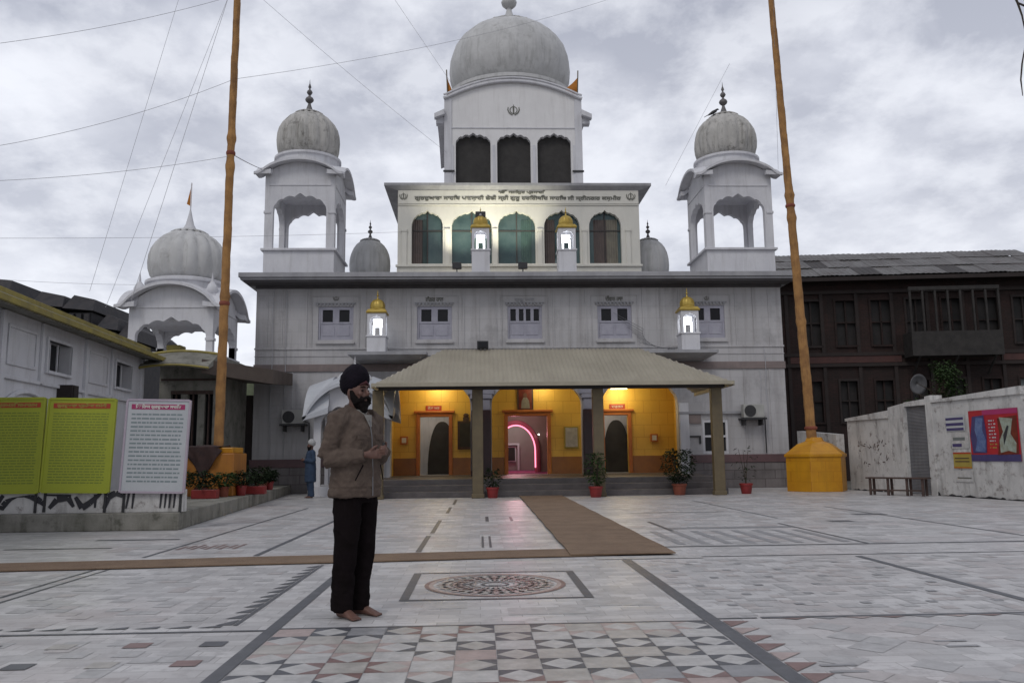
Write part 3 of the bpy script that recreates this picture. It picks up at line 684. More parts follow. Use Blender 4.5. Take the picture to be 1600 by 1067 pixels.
def tower(par, name, cx, y0, h, zb, zl, zs, za, ze, zc, R, zd, H, mat, dmat, fin=1.0, colw=.29):
    cy = y0+h
    m = MB(); m.box(cx-h, cx+h, y0, y0+2*h, zb, zl-.08); base = m
    r = MB(); r.box(cx-h-.09, cx+h+.09, y0-.09, y0+2*h+.09, zl-.08, zl)
    walls = MB()
    body_top = lambda x: ze-.05+(zc-ze)*max(0, 1-(x/(h*1.0))**2)**.8
    a = arch(-h+colw, h-colw, zs, za, .05*h, 7)
    for k in range(4):
        walls.M = Matrix.Translation((cx, cy, 0)) @ Matrix.Rotation(pi/2*k, 4, 'Z')
        xx = h if k % 2 == 0 else h-.20
        walls.wall(-xx, xx, zl, body_top, -h, -h+.2, [(-h+colw, h-colw, zl, a)])
    walls.M = Matrix(); base.v += []; b0 = len(base.v); base.v += walls.v; base.f += [tuple(b0+i for i in f) for f in walls.f]
    base.box(cx-h+.2, cx+h-.2, y0+.2, y0+2*h-.2, ze-.45, ze-.3)
    tw = base.build(name, mat, par)
    r.build('ledge', mat, tw, bevel=.01)
    # mouldings
    mo = MB()
    for k in range(4):
        mo.M = Matrix.Translation((cx, cy, 0)) @ Matrix.Rotation(pi/2*k, 4, 'Z')
        mo.box(-h+.14, h-.14, -h-.025, -h, za+.28, za+.33)
        mo.box(-h-.02, -h+.22, -h-.03, -h, zs-.06, zs+.02); mo.box(h-.22, h+.02, -h-.03, -h, zs-.06, zs+.02)
    mo.M = Matrix(); mo.build('moulding', mat, tw)
    # curved bangla eaves
    ev = MB()
    for k in range(4):
        ev.M = Matrix.Translation((cx, cy, 0)) @ Matrix.Rotation(pi/2*k, 4, 'Z')
        hw = h+.30; rings = []
        n = 36
        for i in range(n+1):
            x = -hw+2*hw*i/n; t = x/hw
            z = ze+(zc-ze)*max(0, 1-(abs(t)/.86)**2)**.75-(.03 if abs(t) > .9 else 0)
            out = -h-.34; inn = -h+.25
            rings.append([(x, out, z-.07), (x, out, z+.02), (x, inn, z+.12), (x, inn, z-.04)])
        ev.ring(rings)
    ev.M = Matrix(); ev.build('eave', mat, tw, smooth=True, angle=35)
    dr = MB(); dr.box(cx-h+.14, cx+h-.14, y0+.14, y0+2*h-.14, ze-.1, zc-.12)
    dr.lathe(cx, cy, [(R*.98, zc-.25), (R*.98, zd-.18), (R*1.04, zd-.14), (R*1.04, zd-.06), (R*.9, zd), (R*.84, zd+.02)], 48); dr.build('drum', mat, tw, smooth=True, angle=30)
    dome(tw, cx, cy, zd, R, H, dmat, 16, .075)
    if fin: finial(tw, cx, cy, zd+H-.02, fin, W['finial'] if dmat != W['white'] else mat)
    return tw
tl = tower(T, 'corner_tower', -6.27, 28.62, 1.22, 7.36, 8.42, 9.75, 10.42, 11.12, 11.62, 1.16, 12.1, 1.78, W['white'], W['tdome'], .84)
tr = tower(T, 'corner_tower', 9.36, 28.62, 1.22, 7.36, 8.42, 9.75, 10.42, 11.12, 11.62, 1.16, 12.1, 1.78, W['white'], W['tdome'], .84)
for i, cx in enumerate((-4.24, 7.30-.55)):
    o = dome(T, cx, 32, 8.05, .80, 1.58, W['dome'], 12, .05, 96, 'roof_dome'); finial(o, cx, 32, 9.6, .52, W['finial'])
    MB().lathe(cx, 32, [(.72, 7.36), (.72, 8.0), (.78, 8.03), (.70, 8.08)], 32).build('drum', W['white'], o, smooth=True)
# a bird on the right tower dome
BR = empty('bird', 'small dark bird perched on the upper left of the right corner dome', 'bird')
bx, by, bz = 8.86, 29.55, 13.86
q = MB(); q.tube([(bx-.20, by, bz-.10), (bx-.10, by, bz-.04), (bx, by, bz+.02), (bx+.10, by, bz+.08), (bx+.15, by, bz+.13), (bx+.19, by, bz+.145), (bx+.24, by, bz+.13)], [.018, .045, .068, .058, .038, .034, .006], 12); q.tube([(bx+.02, by-.02, bz), (bx+.03, by-.02, bz-.14)], .008, 5); q.tube([(bx+.02, by+.02, bz), (bx+.03, by+.02, bz-.14)], .008, 5)
q.tube([(bx-.34, by, bz-.17), (bx-.18, by, bz-.08)], [(.03, .008), (.03, .015)], 8)
q.build('body', W['black'], BR, smooth=True)
# roof parapet
m_ = MB(); m_.box(-3.3, 6.4, 28.9, 29.05, 7.36, 7.62); m_.build('parapet', W['white'], T, bevel=.01)
# upper storey
BX0, BX1, BY = -2.97, 6.02, 30.0
UA = [(-2.46, -1.31), (-.98, .50), (.74, 2.12), (2.45, 3.78), (4.13, 5.33)]
m_ = MB(); m_.wall(BX0, BX1, 7.36, 11.08, BY, BY+.3, [(a, b, 8.19, arch(a, b, 9.55, 10.22, .05, 9)) for a, b in UA])
m_.box(BX0, BX0+.3, BY+.3, 40, 7.36, 11.08); m_.box(BX1-.3, BX1, BY+.3, 40, 7.36, 11.08); m_.box(BX0, BX1, 40, 40.2, 7.36, 11.08)
us = m_.build('upper_storey', W['cream'], T)
for a, b in UA:
    q = MB(); q.box(a-.05, b+.05, BY+.2, BY+.22, 8.15, 10.3); o = q.build('window_glass', W['teal'], us)
    ci = [u_[0] for u_ in UA].index(a)
    for f0, f1, mt in (((.0, .34, 'band'), (.34, .5, 'ipale')), ((.55, .95, 'hallg'),), ((.62, .9, 'hallg'),), ((.0, .3, 'band'),), ((.15, .55, 'band'), (.55, .9, 'ibeige')))[ci]:
        cq = MB(); n_ = 14
        cq.add([p for i_ in range(n_+1) for p in [(a+(b-a)*(f0+(f1-f0)*i_/n_), BY+.185+.012*sin(i_*2.1), z_) for z_ in (8.17, 9.9)]], [(2*i_, 2*i_+2, 2*i_+3, 2*i_+1) for i_ in range(n_)]); cq.build('curtain', W['curt_'+mt], o, smooth=True)
    q = MB(); xm = (a+b)/2
    for x in (xm-.02,): q.box(x, x+.04, BY+.17, BY+.20, 8.19, 10.2)
    for z in (9.45,): q.box(a, b, BY+.165, BY+.199, z, z+.04)
    q.build('window_bar', W['tind'], o)
m_ = MB(); m_.box(BX0-.06, BX1+.06, BY-.10, BY, 8.06, 8.14); m_.box(BX0-.02, BX1+.02, BY-.03, BY, 7.36, 8.06)
for x in (-2.72, -1.14, .62, 2.28, 3.95, 5.58): m_.box(x-.09, x+.09, BY-.05, BY, 8.14, 9.4); m_.box(x-.11, x+.11, BY-.07, BY, 9.4, 9.5)
m_.box(BX0, BX1, BY-.04, BY, 10.40, 10.44); m_.build('moulding', W['cream'], us, bevel=.008)
m_ = MB()
m_.ring([[(BX0-.02, BY-.02, 10.98), (BX1+.02, BY-.02, 10.98), (BX1+.02, 40.2, 10.98), (BX0-.02, 40.2, 10.98)],
         [(BX0-.50, BY-.16, 11.12), (BX1+.46, BY-.16, 11.12), (BX1+.46, 40.6, 11.12), (BX0-.50, 40.6, 11.12)],
         [(BX0-.50, BY-.16, 11.22), (BX1+.46, BY-.16, 11.22), (BX1+.46, 40.6, 11.22), (BX0-.50, 40.6, 11.22)]])
m_.build('cornice', W['cornice'], us)
m_ = MB(); m_.box(BX0+.02, BX1-.02, BY-.035, BY-.002, 10.46, 10.97); m_.build('sign_band', W['cream'], us)
text('inscription', 'ੴ ਸਤਿਗੁਰ ਪ੍ਰਸਾਦਿ', .13, W['inkt'], (1.6, BY-.045, 10.89), parent=us, width=1.75, bold=.004)
text('inscription', 'ਗੁਰਦੁਆਰਾ ਸਾਹਿਬ ਪਾਤਸ਼ਾਹੀ ਛੇਵੀਂ ਸ੍ਰੀ ਗੁਰੂ ਹਰਿਗੋਬਿੰਦ ਸਾਹਿਬ ਜੀ ਸ੍ਰੀਨਗਰ ਕਸ਼ਮੀਰ', .19, W['inkt'], (1.5, BY-.045, 10.66), parent=us, width=7.7, bold=.006)
emblem(-2.76, BY-.045, 10.74, .15, us, W['inkt']); emblem(5.72, BY-.045, 10.74, .17, us, W['inkt'])
# central tower
CX0, CX1, CY = -1.36, 4.32, 33.0; cc = 1.48
m_ = MB()
topf = lambda x: 15.95+.78*max(0, 1-((x-cc)/2.84)**2)
CA = [(-.91, .53), (.80, 2.19), (2.47, 3.87)]
m_.wall(CX0, CX1, 11.2, topf, CY, CY+.3, [(a, b, 11.9, arch(a, b, 13.95, 14.42, .06, 7)) for a, b in CA])
m_.box(CX0, CX0+.3, CY+.3, 38.7, 11.2, 15.9); m_.box(CX1-.3, CX1, CY+.3, 38.7, 11.2, 15.9); m_.box(CX0, CX1, 38.4, 38.7, 11.2, 15.9); m_.box(CX0+.3, CX1-.3, CY+.3, 38.4, 15.3, 15.5); m_.box(CX0, CX1, CY, 38.7, 11.15, 11.25)
ct = m_.build('central_tower', W['twhite'], T)
m_ = MB()
for a, b in CA: m_.box(a-.05, b+.05, CY+.24, CY+.26, 11.85, 14.5)
m_.build('interior_shade_panel', W['void'], ct)  # flat dark panels put in as the shade inside the tower arches
m_ = MB()
for k, (yo, dz, r) in enumerate(((-.10, 0, .07), (-.05, .17, .05))):
    pts = []
    for i in range(41):
        x = CX0-.05+(CX1-CX0+.1)*i/40; pts.append((x, CY+yo, topf(x)-.06+dz if 0 < i < 40 else 15.9+dz))
    m_.tube(pts, r, 6, ref=(0, 1, 0))
m_.build('curved_moulding', W['white'], ct, smooth=True)
m_ = MB()
for x in (CX0, CX1-.26): m_.box(x-.02, x+.28, CY-.06, CY, 11.3, 15.9); 
for x in (-1.05, .66, 2.33, 4.0): m_.box(x-.05, x+.05, CY-.04, CY, 11.3, 13.9)
m_.box(CX0+.26, CX1-.28, CY-.03, CY, 14.62, 14.66); m_.build('moulding', W['white'], ct)
m_ = MB(); m_.box(CX0-.06, -.95, CY-.09, CY-.061, 12.72, 12.80); m_.build('strap', W['black'], ct); MB().box(3.9, CX1+.06, CY-.09, CY-.061, 12.72, 12.80).build('strap', W['black'], ct)
emblem(cc+.02, CY-.01, 15.42, .25, ct, W['inkt'])
for sx_, xe in ((-1, CX0), (1, CX1)):
    m_ = MB()
    n = 30; rings = []
    for i in range(n+1):
        t = -1+2*i/n; yy = 35.85+t*3.1; z = 15.15+.75*max(0, 1-(abs(t)/.9)**2)
        rings.append([(xe, yy, z), (xe+sx_*.42, yy, z-.16), (xe+sx_*.42, yy, z+.02), (xe, yy, z+.22)])
    m_.ring(rings)
    for z0_, yy in ((15.0, CY+.1), ): m_.box(min(xe, xe+sx_*.36), max(xe, xe+sx_*.36), yy-.1, yy+.25, 14.85, 15.12)
    m_.build('side_eave', W['white'], ct)
MB().lathe(cc, 35.85, [(2.5, 15.4), (2.76, 15.9), (2.76, 16.9), (2.86, 16.95), (2.86, 17.1), (2.66, 17.2), (2.55, 17.25)], 96).build('drum', W['dome'], ct, smooth=True, angle=30)
d = dome(ct, cc, 35.85, 17.2, 2.74, 3.48, W['dome'], 16, .012, 160)
finial(d, cc, 35.85, 20.58, 1.9, W['dome'])
m_ = MB()
for q in range(24):
    a = 2*pi*q/24; m_.ball((cc+1.38*cos(a), 35.85+1.38*sin(a), 20.37), .11, .11, .10, 8, 6)
m_.build('petal_knobs', W['tdome'], d, smooth=True)
for x, s in ((CX0+.12, -1), (CX1-.12, 1)):
    p = MB(); p.tube([(x, CY+.15, 15.9), (x+s*.05, CY+.15, 17.25)], .025, 6); o = p.build('flag_pole', W['olive'], ct)
    f = MB(); n = 8; vs = []
    for i in range(n+1):
        t = i/n; x_ = x+s*.04-s*.55*t*(1 if s > 0 else .35)
        vs += [(x_, CY+.15+.06*sin(t*5), 16.95-.62*t*.9), (x_, CY+.15+.06*sin(t*5+.4), 16.05+.02*t)]
    f.add(vs, [(2*i, 2*i+2, 2*i+3, 2*i+1) for i in range(n)]); ff = f.build('flag', W['flag'], o, smooth=True); so_ = ff.modifiers.new('s', 'SOLIDIFY'); so_.thickness = .01
# small lantern shrines
def kiosk(cx, cy, z0, h0, label_dark=False):
    """square base, lit niche with four posts, golden ribbed dome"""
    b = MB(); b.box(cx-.31, cx+.31, cy-.31, cy+.31, z0, z0+h0); b.box(cx-.34, cx+.34, cy-.34, cy+.34, z0+h0-.06, z0+h0)
    o = b.build('lantern_shrine', W['white'], T, bevel=.01)
    z1 = z0+h0; w_ = MB()
    for k in range(4):
        w_.M = Matrix.Translation((cx, cy, 0)) @ Matrix.Rotation(pi/2*k, 4, 'Z'); xx = .30 if k % 2 == 0 else .24
        w_.wall(-xx, xx, z1, z1+.76, -.30, -.24, [(-.22, .22, z1, arch(-.22, .22, z1+.42, z1+.66, .02, 5))])
    w_.M = Matrix(); w_.box(cx-.24, cx+.24, cy-.24, cy+.24, z1+.70, z1+.76); w_.build('niche', W['white'], o)
    l = MB(); l.box(cx-.15, cx+.15, cy+.10, cy+.13, z1+.32, z1+.60)
    l.tube([(cx-.12, cy, z1+.04), (cx-.12, cy, z1+.36), (cx-.07, cy, z1+.50), (cx, cy, z1+.56), (cx+.07, cy, z1+.50), (cx+.12, cy, z1+.36), (cx+.12, cy, z1+.04)], .035, 8)
    l.build('lamp', W['glow'], o, smooth=True)
    e = MB(); e.ring([[(cx+a*(.33), cy+b_*(.33), z1+.74) for a, b_ in ((-1, -1), (1, -1), (1, 1), (-1, 1))], [(cx+a*(.35), cy+b_*(.35), z1+.78) for a, b_ in ((-1, -1), (1, -1), (1, 1), (-1, 1))], [(cx+a*(.28), cy+b_*(.28), z1+.88) for a, b_ in ((-1, -1), (1, -1), (1, 1), (-1, 1))]])
    e.build('eave', W['gold'], o)
    d = dome(o, cx, cy, z1+.86, .255, .40, W['gold'], 10, .06, 60, 'gold_dome', petals=False)
    MB().lathe(cx, cy, [(.26, z1+.84), (.30, z1+.88), (.26, z1+.92)], 24).build('rim', W['gold'], d, smooth=True)
    finial(d, cx, cy, z1+1.24, .22, W['gold'])
    light('POINT', (cx, cy-.12, z1+.35), 2.5, (.92, .96, 1), .05, name='lantern_light')
    return o
kiosk(-3.40, 27.75, 4.62, .56); kiosk(7.12, 27.75, 4.62, .60)
kiosk(.08, 28.15, 7.36, .84); kiosk(3.06, 28.15, 7.36, .84)
for x0, x1 in ((-4.30, -1.72), (5.34, 7.98)):
    m_ = MB(); m_.ring([[(x0+.25, 28.5, 4.34), (x1-.25, 28.5, 4.34), (x1-.25, 27.6, 4.36), (x0+.25, 27.6, 4.36)], [(x0, 28.5, 4.50), (x1, 28.5, 4.50), (x1, 27.2, 4.50), (x0, 27.2, 4.50)], [(x0, 28.5, 4.60), (x1, 28.5, 4.60), (x1, 27.2, 4.60), (x0, 27.2, 4.60)]])
    m_.build('sill_slab', W['cornice'], T)
o = MB().box(-.10, .26, 28.0, 28.25, 9.34, 9.58).build('lamp_housing', W['black'], None, bevel=.03); tag(o, 'small dark lamp box perched on top of the left roof lantern shrine', 'lamp box')
MB().ball((.08, 27.99, 9.44), .045).build('lens', W['iwhite'], o, smooth=True)
# floodlights behind the lanterns
for x in (-.75, 1.55):
    o = MB().box(x-.16, x+.16, 28.35, 28.5, 7.62, 7.86).build('floodlight', W['black'], None, bevel=.02)
    tag(o, 'black floodlight on the cornice %s lighting the upper storey' % ('left of the lantern shrines' if x < 0 else 'between the two lantern shrines'), 'floodlight', 'floodlights lighting the upper storey')
    MB().box(x-.13, x+.13, 28.505, 28.51, 7.65, 7.83).build('lens', W['warmglow'], o); MB().box(x-.02, x+.02, 28.38, 28.42, 7.362, 7.62).build('bracket', W['black'], o)
light('SPOT', (-.75, 28.56, 7.84), 420, (1, .96, .76), .08, target=(-.45, 30, 10.9), name='flood', angle=86, blend=.9)
light('SPOT', (1.5, 28.56, 7.84), 380, (1, .96, .76), .08, target=(1.1, 30, 10.9), name='flood', angle=80, blend=.8)
#@@CANOPY
# ------------------------------------------------------------------ canopy in front of the porch
K = empty('entrance_canopy', 'beige corrugated hipped canopy on yellow posts in front of the porch', 'canopy')
EX0, EX1, EY0, EY1, EZ = -2.95, 7.15, 23.1, 27.45, 3.16
RX0, RX1, RY, RZ = -1.15, 5.15, 26.1, 4.50
def rz(x, y):
    fx = min((x-EX0)/(RX0-EX0), (EX1-x)/(EX1-RX1), 1); fy = (y-EY0)/(RY-EY0) if y < RY else (EY1+1.2-y)/(EY1+1.2-RY)
    return EZ+(RZ-EZ)*max(0, min(fx, fy))
r = MB(); step = .0325; n = int((EX1-EX0)/step)
ys_ = [EY0+(RY-EY0)*j/12 for j in range(13)]+[RY+(EY1-RY)*j/4 for j in range(1, 5)]
vs = []; fs = []
for i in range(n+1):
    x = EX0+(EX1-EX0)*i/n
    for yy in ys_: vs.append((x, yy, rz(x, yy)+.016*cos(2*pi*x/.13)))
my = len(ys_)
for i in range(n):
    for j in range(my-1): a = i*my+j; fs.append((a, a+1, a+my+1, a+my))
r.add(vs, fs); ro = r.build('roof_sheet', W['corr'], K, smooth=True, angle=80); s_ = ro.modifiers.new('s', 'SOLIDIFY'); s_.thickness = .006; s_.offset = 1
m_ = MB(); m_.box(EX0-.02, EX1+.02, EY0-.05, EY0-.01, EZ-.07, EZ+.03); m_.box(EX0-.04, EX0-.0, EY0, EY1, EZ-.10, EZ+.03); m_.box(EX1, EX1+.04, EY0, EY1, EZ-.10, EZ+.03); m_.build('fascia', pm('beige_fascia', (.40, .36, .28), (.33, .30, .23), 2, .6, .05), K)
m_ = MB(); m_.box(EX0+.1, EX1-.1, 23.62, 23.74, EZ-.12, EZ+.02); m_.build('beam', W['tind'], K)
for x, yy in ((-2.86, 23.7), (-.05, 23.7), (3.38, 23.7), (6.80, 23.7)):
    p = MB(); p.box(x-.155, x+.155, yy-.1, yy+.12, 0, EZ-.12); p.box(x-.18, x+.18, yy-.12, yy+.14, 0, .12); p.build('post', W['olive'], K, bevel=.02)
# floodlight box on canopy ridge
o = MB().box(-.06, .30, 25.95, 26.2, 4.52, 4.76).build('floodlight', W['black'], None, bevel=.02); tag(o, 'black floodlight box sitting on the canopy ridge', 'floodlight'); MB().box(-.02, .26, 25.93, 25.949, 4.56, 4.72).build('lens', W['dark'], o)
# air conditioners
def ac(x, z, label):
    o = MB().box(x-.36, x+.36, 28.05, 28.35, z, z+.46).build('air_conditioner', W['acw'], None, bevel=.02); tag(o, label, 'air conditioner', 'air conditioner boxes on the facade')
    q = MB(); q.lathe(0, 0, [(.19, 0), (.19, .02)], 28); q2 = MB(); xx = x-.13
    q2.M = Matrix.Translation((xx, 28.05, z+.23)) @ Matrix.Rotation(pi/2, 4, 'X'); q2.lathe(0, 0, [(.20, .002), (.20, .012), (.17, .014)], 28); q2.build('fan_grille', W['black'], o)
    q = MB(); q.box(x-.42, x+.42, 28.0, 28.5, z-.06, z-.002); q.box(x-.32, x-.27, 28.1, 28.49, z-.25, z-.06); q.box(x+.27, x+.32, 28.1, 28.49, z-.25, z-.06); q.build('bracket', W['black'], o)
    q = MB(); q.tube([(x+.3, 28.2, z+.1), (x+.48, 28.4, z+.05), (x+.5, 28.46, z-1.2)], .02, 6); q.build('pipe', W['black'], o)
ac(-6.22, 2.30, 'cream air conditioner box on the facade left of the white pavilion'); ac(9.35, 2.36, 'cream air conditioner box on the facade right of the canopy')
# cables down the facade
for i, (x, z0, z1) in enumerate(((-7.05, .9, 6.9), (-6.6, 1.2, 6.9), (9.75, .9, 4.0), (9.95, 1.5, 4.8))):
    pts = [(x+.02*sin(k*1.7+i), 28.43, z0+(z1-z0)*k/8) for k in range(9)]
    o = MB().tube(pts, .012, 5).build('wall_cable', W['wire'], None); tag(o, ('thin cable running down the facade at its far left edge', 'thin cable running down the facade above the left air conditioner', 'thin cable on the facade just right of the right air conditioner', 'short cable on the facade near its right edge, crossing the stone band')[i], 'cable', 'cables on the facade')
pts = [(5.6, 27.3, 4.64), (6.0, 27.5, 4.95), (5.3, 28.3, 5.9), (4.9, 28.45, 6.4)]
rb = MB()
for k in range(7): rb.tube([(6.5-.02*k, 27.4, 4.63), (6.2-.12*k, 27.9, 4.75+.03*k), (5.9-.10*k+.04*k*k*.3, 28.44, 4.95+.09*k), (5.65-.16*k, 28.46, 5.05+.17*k)], .006, 4)
rb.box(6.35, 6.55, 27.3, 27.5, 4.602, 4.68); tag(rb.build('cable_bundle', W['shutter'], None), 'tangled dark cables fanning up from the right window slab', 'cables')
# white pavilion left of the porch
P_ = empty('shrine_pavilion', 'small white domed pavilion with curved roof standing behind the man in the jacket', 'pavilion')
px, py = -4.05, 26.2; m_ = MB()
bt = lambda x: 2.55+.95*max(0, 1-(x/1.05)**2)**.8
for k in range(4):
    m_.M = Matrix.Translation((px, py+1.0, 0)) @ Matrix.Rotation(pi/2*k, 4, 'Z'); xx = 1.08 if k % 2 == 0 else .96
    m_.wall(-xx, xx, .3, bt, -1.08, -.96, [(-.86, .86, .3, arch(-.86, .86, 2.1, 2.85, .06, 7))])
m_.M = Matrix(); m_.box(px-1.2, px+1.2, py-.2, py+2.2, 0, .3); m_.build('arcade', W['white'], P_)
m_ = MB()
for k in range(4):
    m_.M = Matrix.Translation((px, py+1.0, 0)) @ Matrix.Rotation(pi/2*k, 4, 'Z'); rings = []
    for i in range(33):
        x = -1.38+2.76*i/32; t = x/1.38; z = 2.42+1.08*max(0, 1-(abs(t)/.95)**2)**.75
        rings.append([(x, -1.38, z-.12), (x, -1.38, z), (x, -.6, z+.28), (x, -.6, z+.1)])
    m_.ring(rings)
m_.M = Matrix(); m_.build('curved_roof', pm('pavilion_white', (.56, .58, .62), (.48, .50, .54), 2, .6, .05), P_, smooth=True)
dome(P_, px, py+1, 3.25, .62, .75, W['white'], 12, .03, 72); finial(P_, px, py+1, 3.98, .3, W['white'])
m_ = MB(); m_.box(px-.7, px+.7, py+1.7, py+1.75, .3, 2.6); m_.build('back_panel', W['ibeige'], P_)
#@@REST
# ------------------------------------------------------------------ left hall (long white building) with yellow roof edge
LANG = atan2(-.077, 1.0)
LH = empty('prayer_hall', 'long white low hall with small dark windows and yellow roof edge on the left', 'hall')
LH.location = (-9.6, 24.0, 0); LH.rotation_euler = (0, 0, math.atan(.077))      # local -y runs towards the camera, local +x faces the court
# local frame: wall plane x=0, y from -20 to 0
m_ = MB(); m_.M = Matrix.Rotation(-pi/2, 4, 'Z')   # wall() runs along local x -> map to -y
wins = [(.95+4.05*k, 2.15+4.05*k, 3.06, 3.70) for k in range(5)]
LW = MB(); LW.M = Matrix(((0, -1, 0, 0), (-1, 0, 0, 0), (0, 0, 1, 0), (0, 0, 0, 1)))   # (u, v, z) -> (x=-v, y=-u)
LW.wall(0, 20, 0, 4.02, 0, .3, wins); LW.box(0, 20, 5.7, 6, 0, 4.02); LW.box(0, .3, .3, 5.7, 0, 4.02); LW.box(19.7, 20, .3, 5.7, 0, 4.02)
LW.build('wall', W['white'], LH)
def LM(): q = MB(); q.M = LW.M; return q
for a, b, za, zb in wins: q = LM(); q.box(a, b, .24, .27, za, zb); q.build('window_glass', W['dark'], LH)
for a, b, za, zb in wins:
    q = LM(); q.box(a-.07, a, -.05, .1, za-.07, zb+.07); q.box(b, b+.07, -.05, .1, za-.07, zb+.07); q.box(a, b, -.05, .1, zb, zb+.07); q.box(a, b, -.07, .1, za-.07, za)
    for t in (.33, .66): x_ = a+(b-a)*t; q.box(x_-.02, x_+.02, .1, .14, za, zb)
    q.build('window_frame', W['white'], LH, bevel=.01)
q = LM()
for k in range(6):
    u = .05+4.05*k
    q.box(u-.05, u+.12, -.07, 0, 0, 4.0); q.box(u+2.35, u+2.45, -.06, 0, 2.75, 4.0)
    q.box(u+.12, u+2.35, -.06, 0, 2.72, 2.79); q.box(u+2.45, u+4.0, -.06, 0, 2.72, 2.79)
    q.box(u+2.6, u+3.85, -.03, 0, 3.0, 3.06); q.box(u+2.6, u+3.85, -.03, 0, 3.72, 3.78); q.box(u+2.6, u+2.66, -.03, 0, 3.06, 3.72); q.box(u+3.79, u+3.85, -.03, 0, 3.06, 3.72)
q.build('trim', W['white'], LH, bevel=.008)
for k in range(5):
    q = LM(); u = 3.0+4.05*k; n = 14; pts = [(u+1.0*cos(pi*i/n), -.05, 2.05+.48*sin(pi*i/n)) for i in range(n+1)]
    q.tube(pts, .045, 6, ref=(0, 1, 0))
    q.build('window_hood', W['white'], LH, smooth=True)
q = LM(); q.ring([[(-.1, 5.9, 4.02), (-.1, -.05, 4.02), (-.1, -.55, 3.93), (-.1, -.55, 4.05), (-.1, -.1, 4.30), (-.1, 5.9, 4.34)], [(20.1, 5.9, 4.02), (20.1, -.05, 4.02), (20.1, -.55, 3.93), (20.1, -.55, 4.05), (20.1, -.1, 4.30), (20.1, 5.9, 4.34)]])
q.build('roof', W['mossy'], LH)
q = LM(); q.box(-.12, 20.1, -.62, -.551, 3.95, 4.07); q.box(-.12, 20.1, -.17, -.1, 4.24, 4.36); q.build('roof_edge', W['post_y'], LH, bevel=.01)
q = LM(); q.box(5.25, 5.6, -.32, 0, 2.42, 2.80); q.box(5.3, 5.55, -.34, -.321, 2.46, 2.76); o = q.build('wall_fan', W['timber'], None); o.location = LH.location; o.rotation_euler = LH.rotation_euler; tag(o, 'dark box unit fixed on the white hall wall above the green boards', 'wall unit')
# annex between the hall and the temple
AX = empty('annex', 'dim grey annex with curved olive roof slab between the white hall and the temple', 'building')
m_ = MB(); m_.wall(-9.55, -7.85, .29, 3.95, 25.2, 25.45, [(-9.2, -8.9, 1.2, 3.1), (-8.7, -8.4, 1.2, 3.1), (-8.2, -7.95, 1.2, 3.1)]); m_.box(-9.55, -9.3, 25.45, 28.4, .29, 3.95); m_.box(-8.1, -7.85, 25.45, 28.4, .29, 3.95)
m_.build('wall', W['mossy'], AX)
m_ = MB(); m_.box(-9.25, -7.9, 25.38, 25.4, 1.1, 3.2); m_.build('window_glass', W['dark'], AX)
m_ = MB()
for x in (-9.05, -8.55, -8.08): m_.box(x-.02, x+.02, 25.22, 25.3, 1.2, 3.1)
m_.box(-9.2, -7.95, 25.2-.02, 25.2, 3.1, 3.2); m_.box(-9.5, -7.9, 25.17, 25.2, 3.5, 3.56); m_.build('window_bar', W['wood'], AX)
m_ = MB(); rings = []
for i in range(25):
    x = -9.7+2.05*i/24+.0; z = 3.96+.10*sin(pi*i/24); rings.append([(x, 23.7, z-.28), (x, 23.7, z-.18), (x, 24.6, z+.24), (x, 28.4, z+.24), (x, 28.4, z), (x, 24.6, z)])
m_.ring(rings); m_.build('roof', W['mossy'], AX, smooth=True, angle=30)
m_ = MB(); m_.tube([(-9.7+2.07*i/24, 24.6, 4.22+.10*sin(pi*i/24)) for i in range(25)], .045, 6); m_.tube([(-9.7+2.07*i/24, 23.7, 3.72+.10*sin(pi*i/24)) for i in range(25)], .03, 6); m_.build('roof_edge', W['post_y'], AX)
m_ = MB(); rings = []
for i in range(13):
    t = i/12; x = -7.70+.10*0+ t*.0; 
m_.ring([[(-7.9, 23.9, 3.60), (-7.9, 23.9, 4.0), (-7.9, 28.4, 4.2), (-7.9, 28.4, 3.7)], [(-6.3, 25.6, 3.42), (-6.3, 25.6, 3.86), (-6.3, 28.3, 4.0), (-6.3, 28.3, 3.6)]]); m_.build('connecting_slab', pm('brown_slab', (.11, .085, .07), (.08, .06, .05), 2, .8, .15), AX)
# chhatri on the annex
CH = empty('roof_chhatri', 'white domed rooftop kiosk with orange pennant above the annex on the left', 'rooftop kiosk')
tower(CH, 'chhatri', -9.22, 25.0, 1.25, 4.2, 4.34, 4.75, 5.40, 5.75, 6.42, 1.20, 6.72, 1.66, W['white'], W['dome'], 0, colw=.20)
m_ = MB(); m_.lathe(-9.22, 26.25, [(.26, 8.33), (.22, 8.42), (.13, 8.6), (.07, 8.85), (.04, 9.0), (.018, 9.1), (.018, 9.95), (.005, 10.0)], 16); m_.build('spire', W['white'], CH, smooth=True)
m_ = MB(); m_.add([(-9.20, 26.25, 9.98), (-9.20, 26.25, 9.2), (-9.36, 26.3, 9.30), (-9.27, 26.28, 9.7)], [(0, 1, 2, 3)]); f_ = m_.build('pennant', W['flag'], CH); s_ = f_.modifiers.new('s', 'SOLIDIFY'); s_.thickness = .008
for x in (-10.3, -8.12):
    m_ = MB(); m_.box(x-.16, x+.16, 25.1, 25.42, 5.8, 6.12); m_.lathe(x, 25.26, [(.10, 6.12), (.16, 6.22), (.17, 6.32), (.12, 6.44), (.04, 6.54), (.02, 6.72), (.003, 6.82)], 16); m_.build('corner_finial', W['white'], CH, smooth=True, angle=30)
m_ = MB(); m_.box(-9.85, -9.4, 26.4, 26.9, 4.2, 4.75); tag(m_.build('kiosk_pier', W['post_y'], None, bevel=.03), 'yellowish square pier standing inside the rooftop kiosk', 'pier')  # plain yellowish pier inside the kiosk, no water tank on it
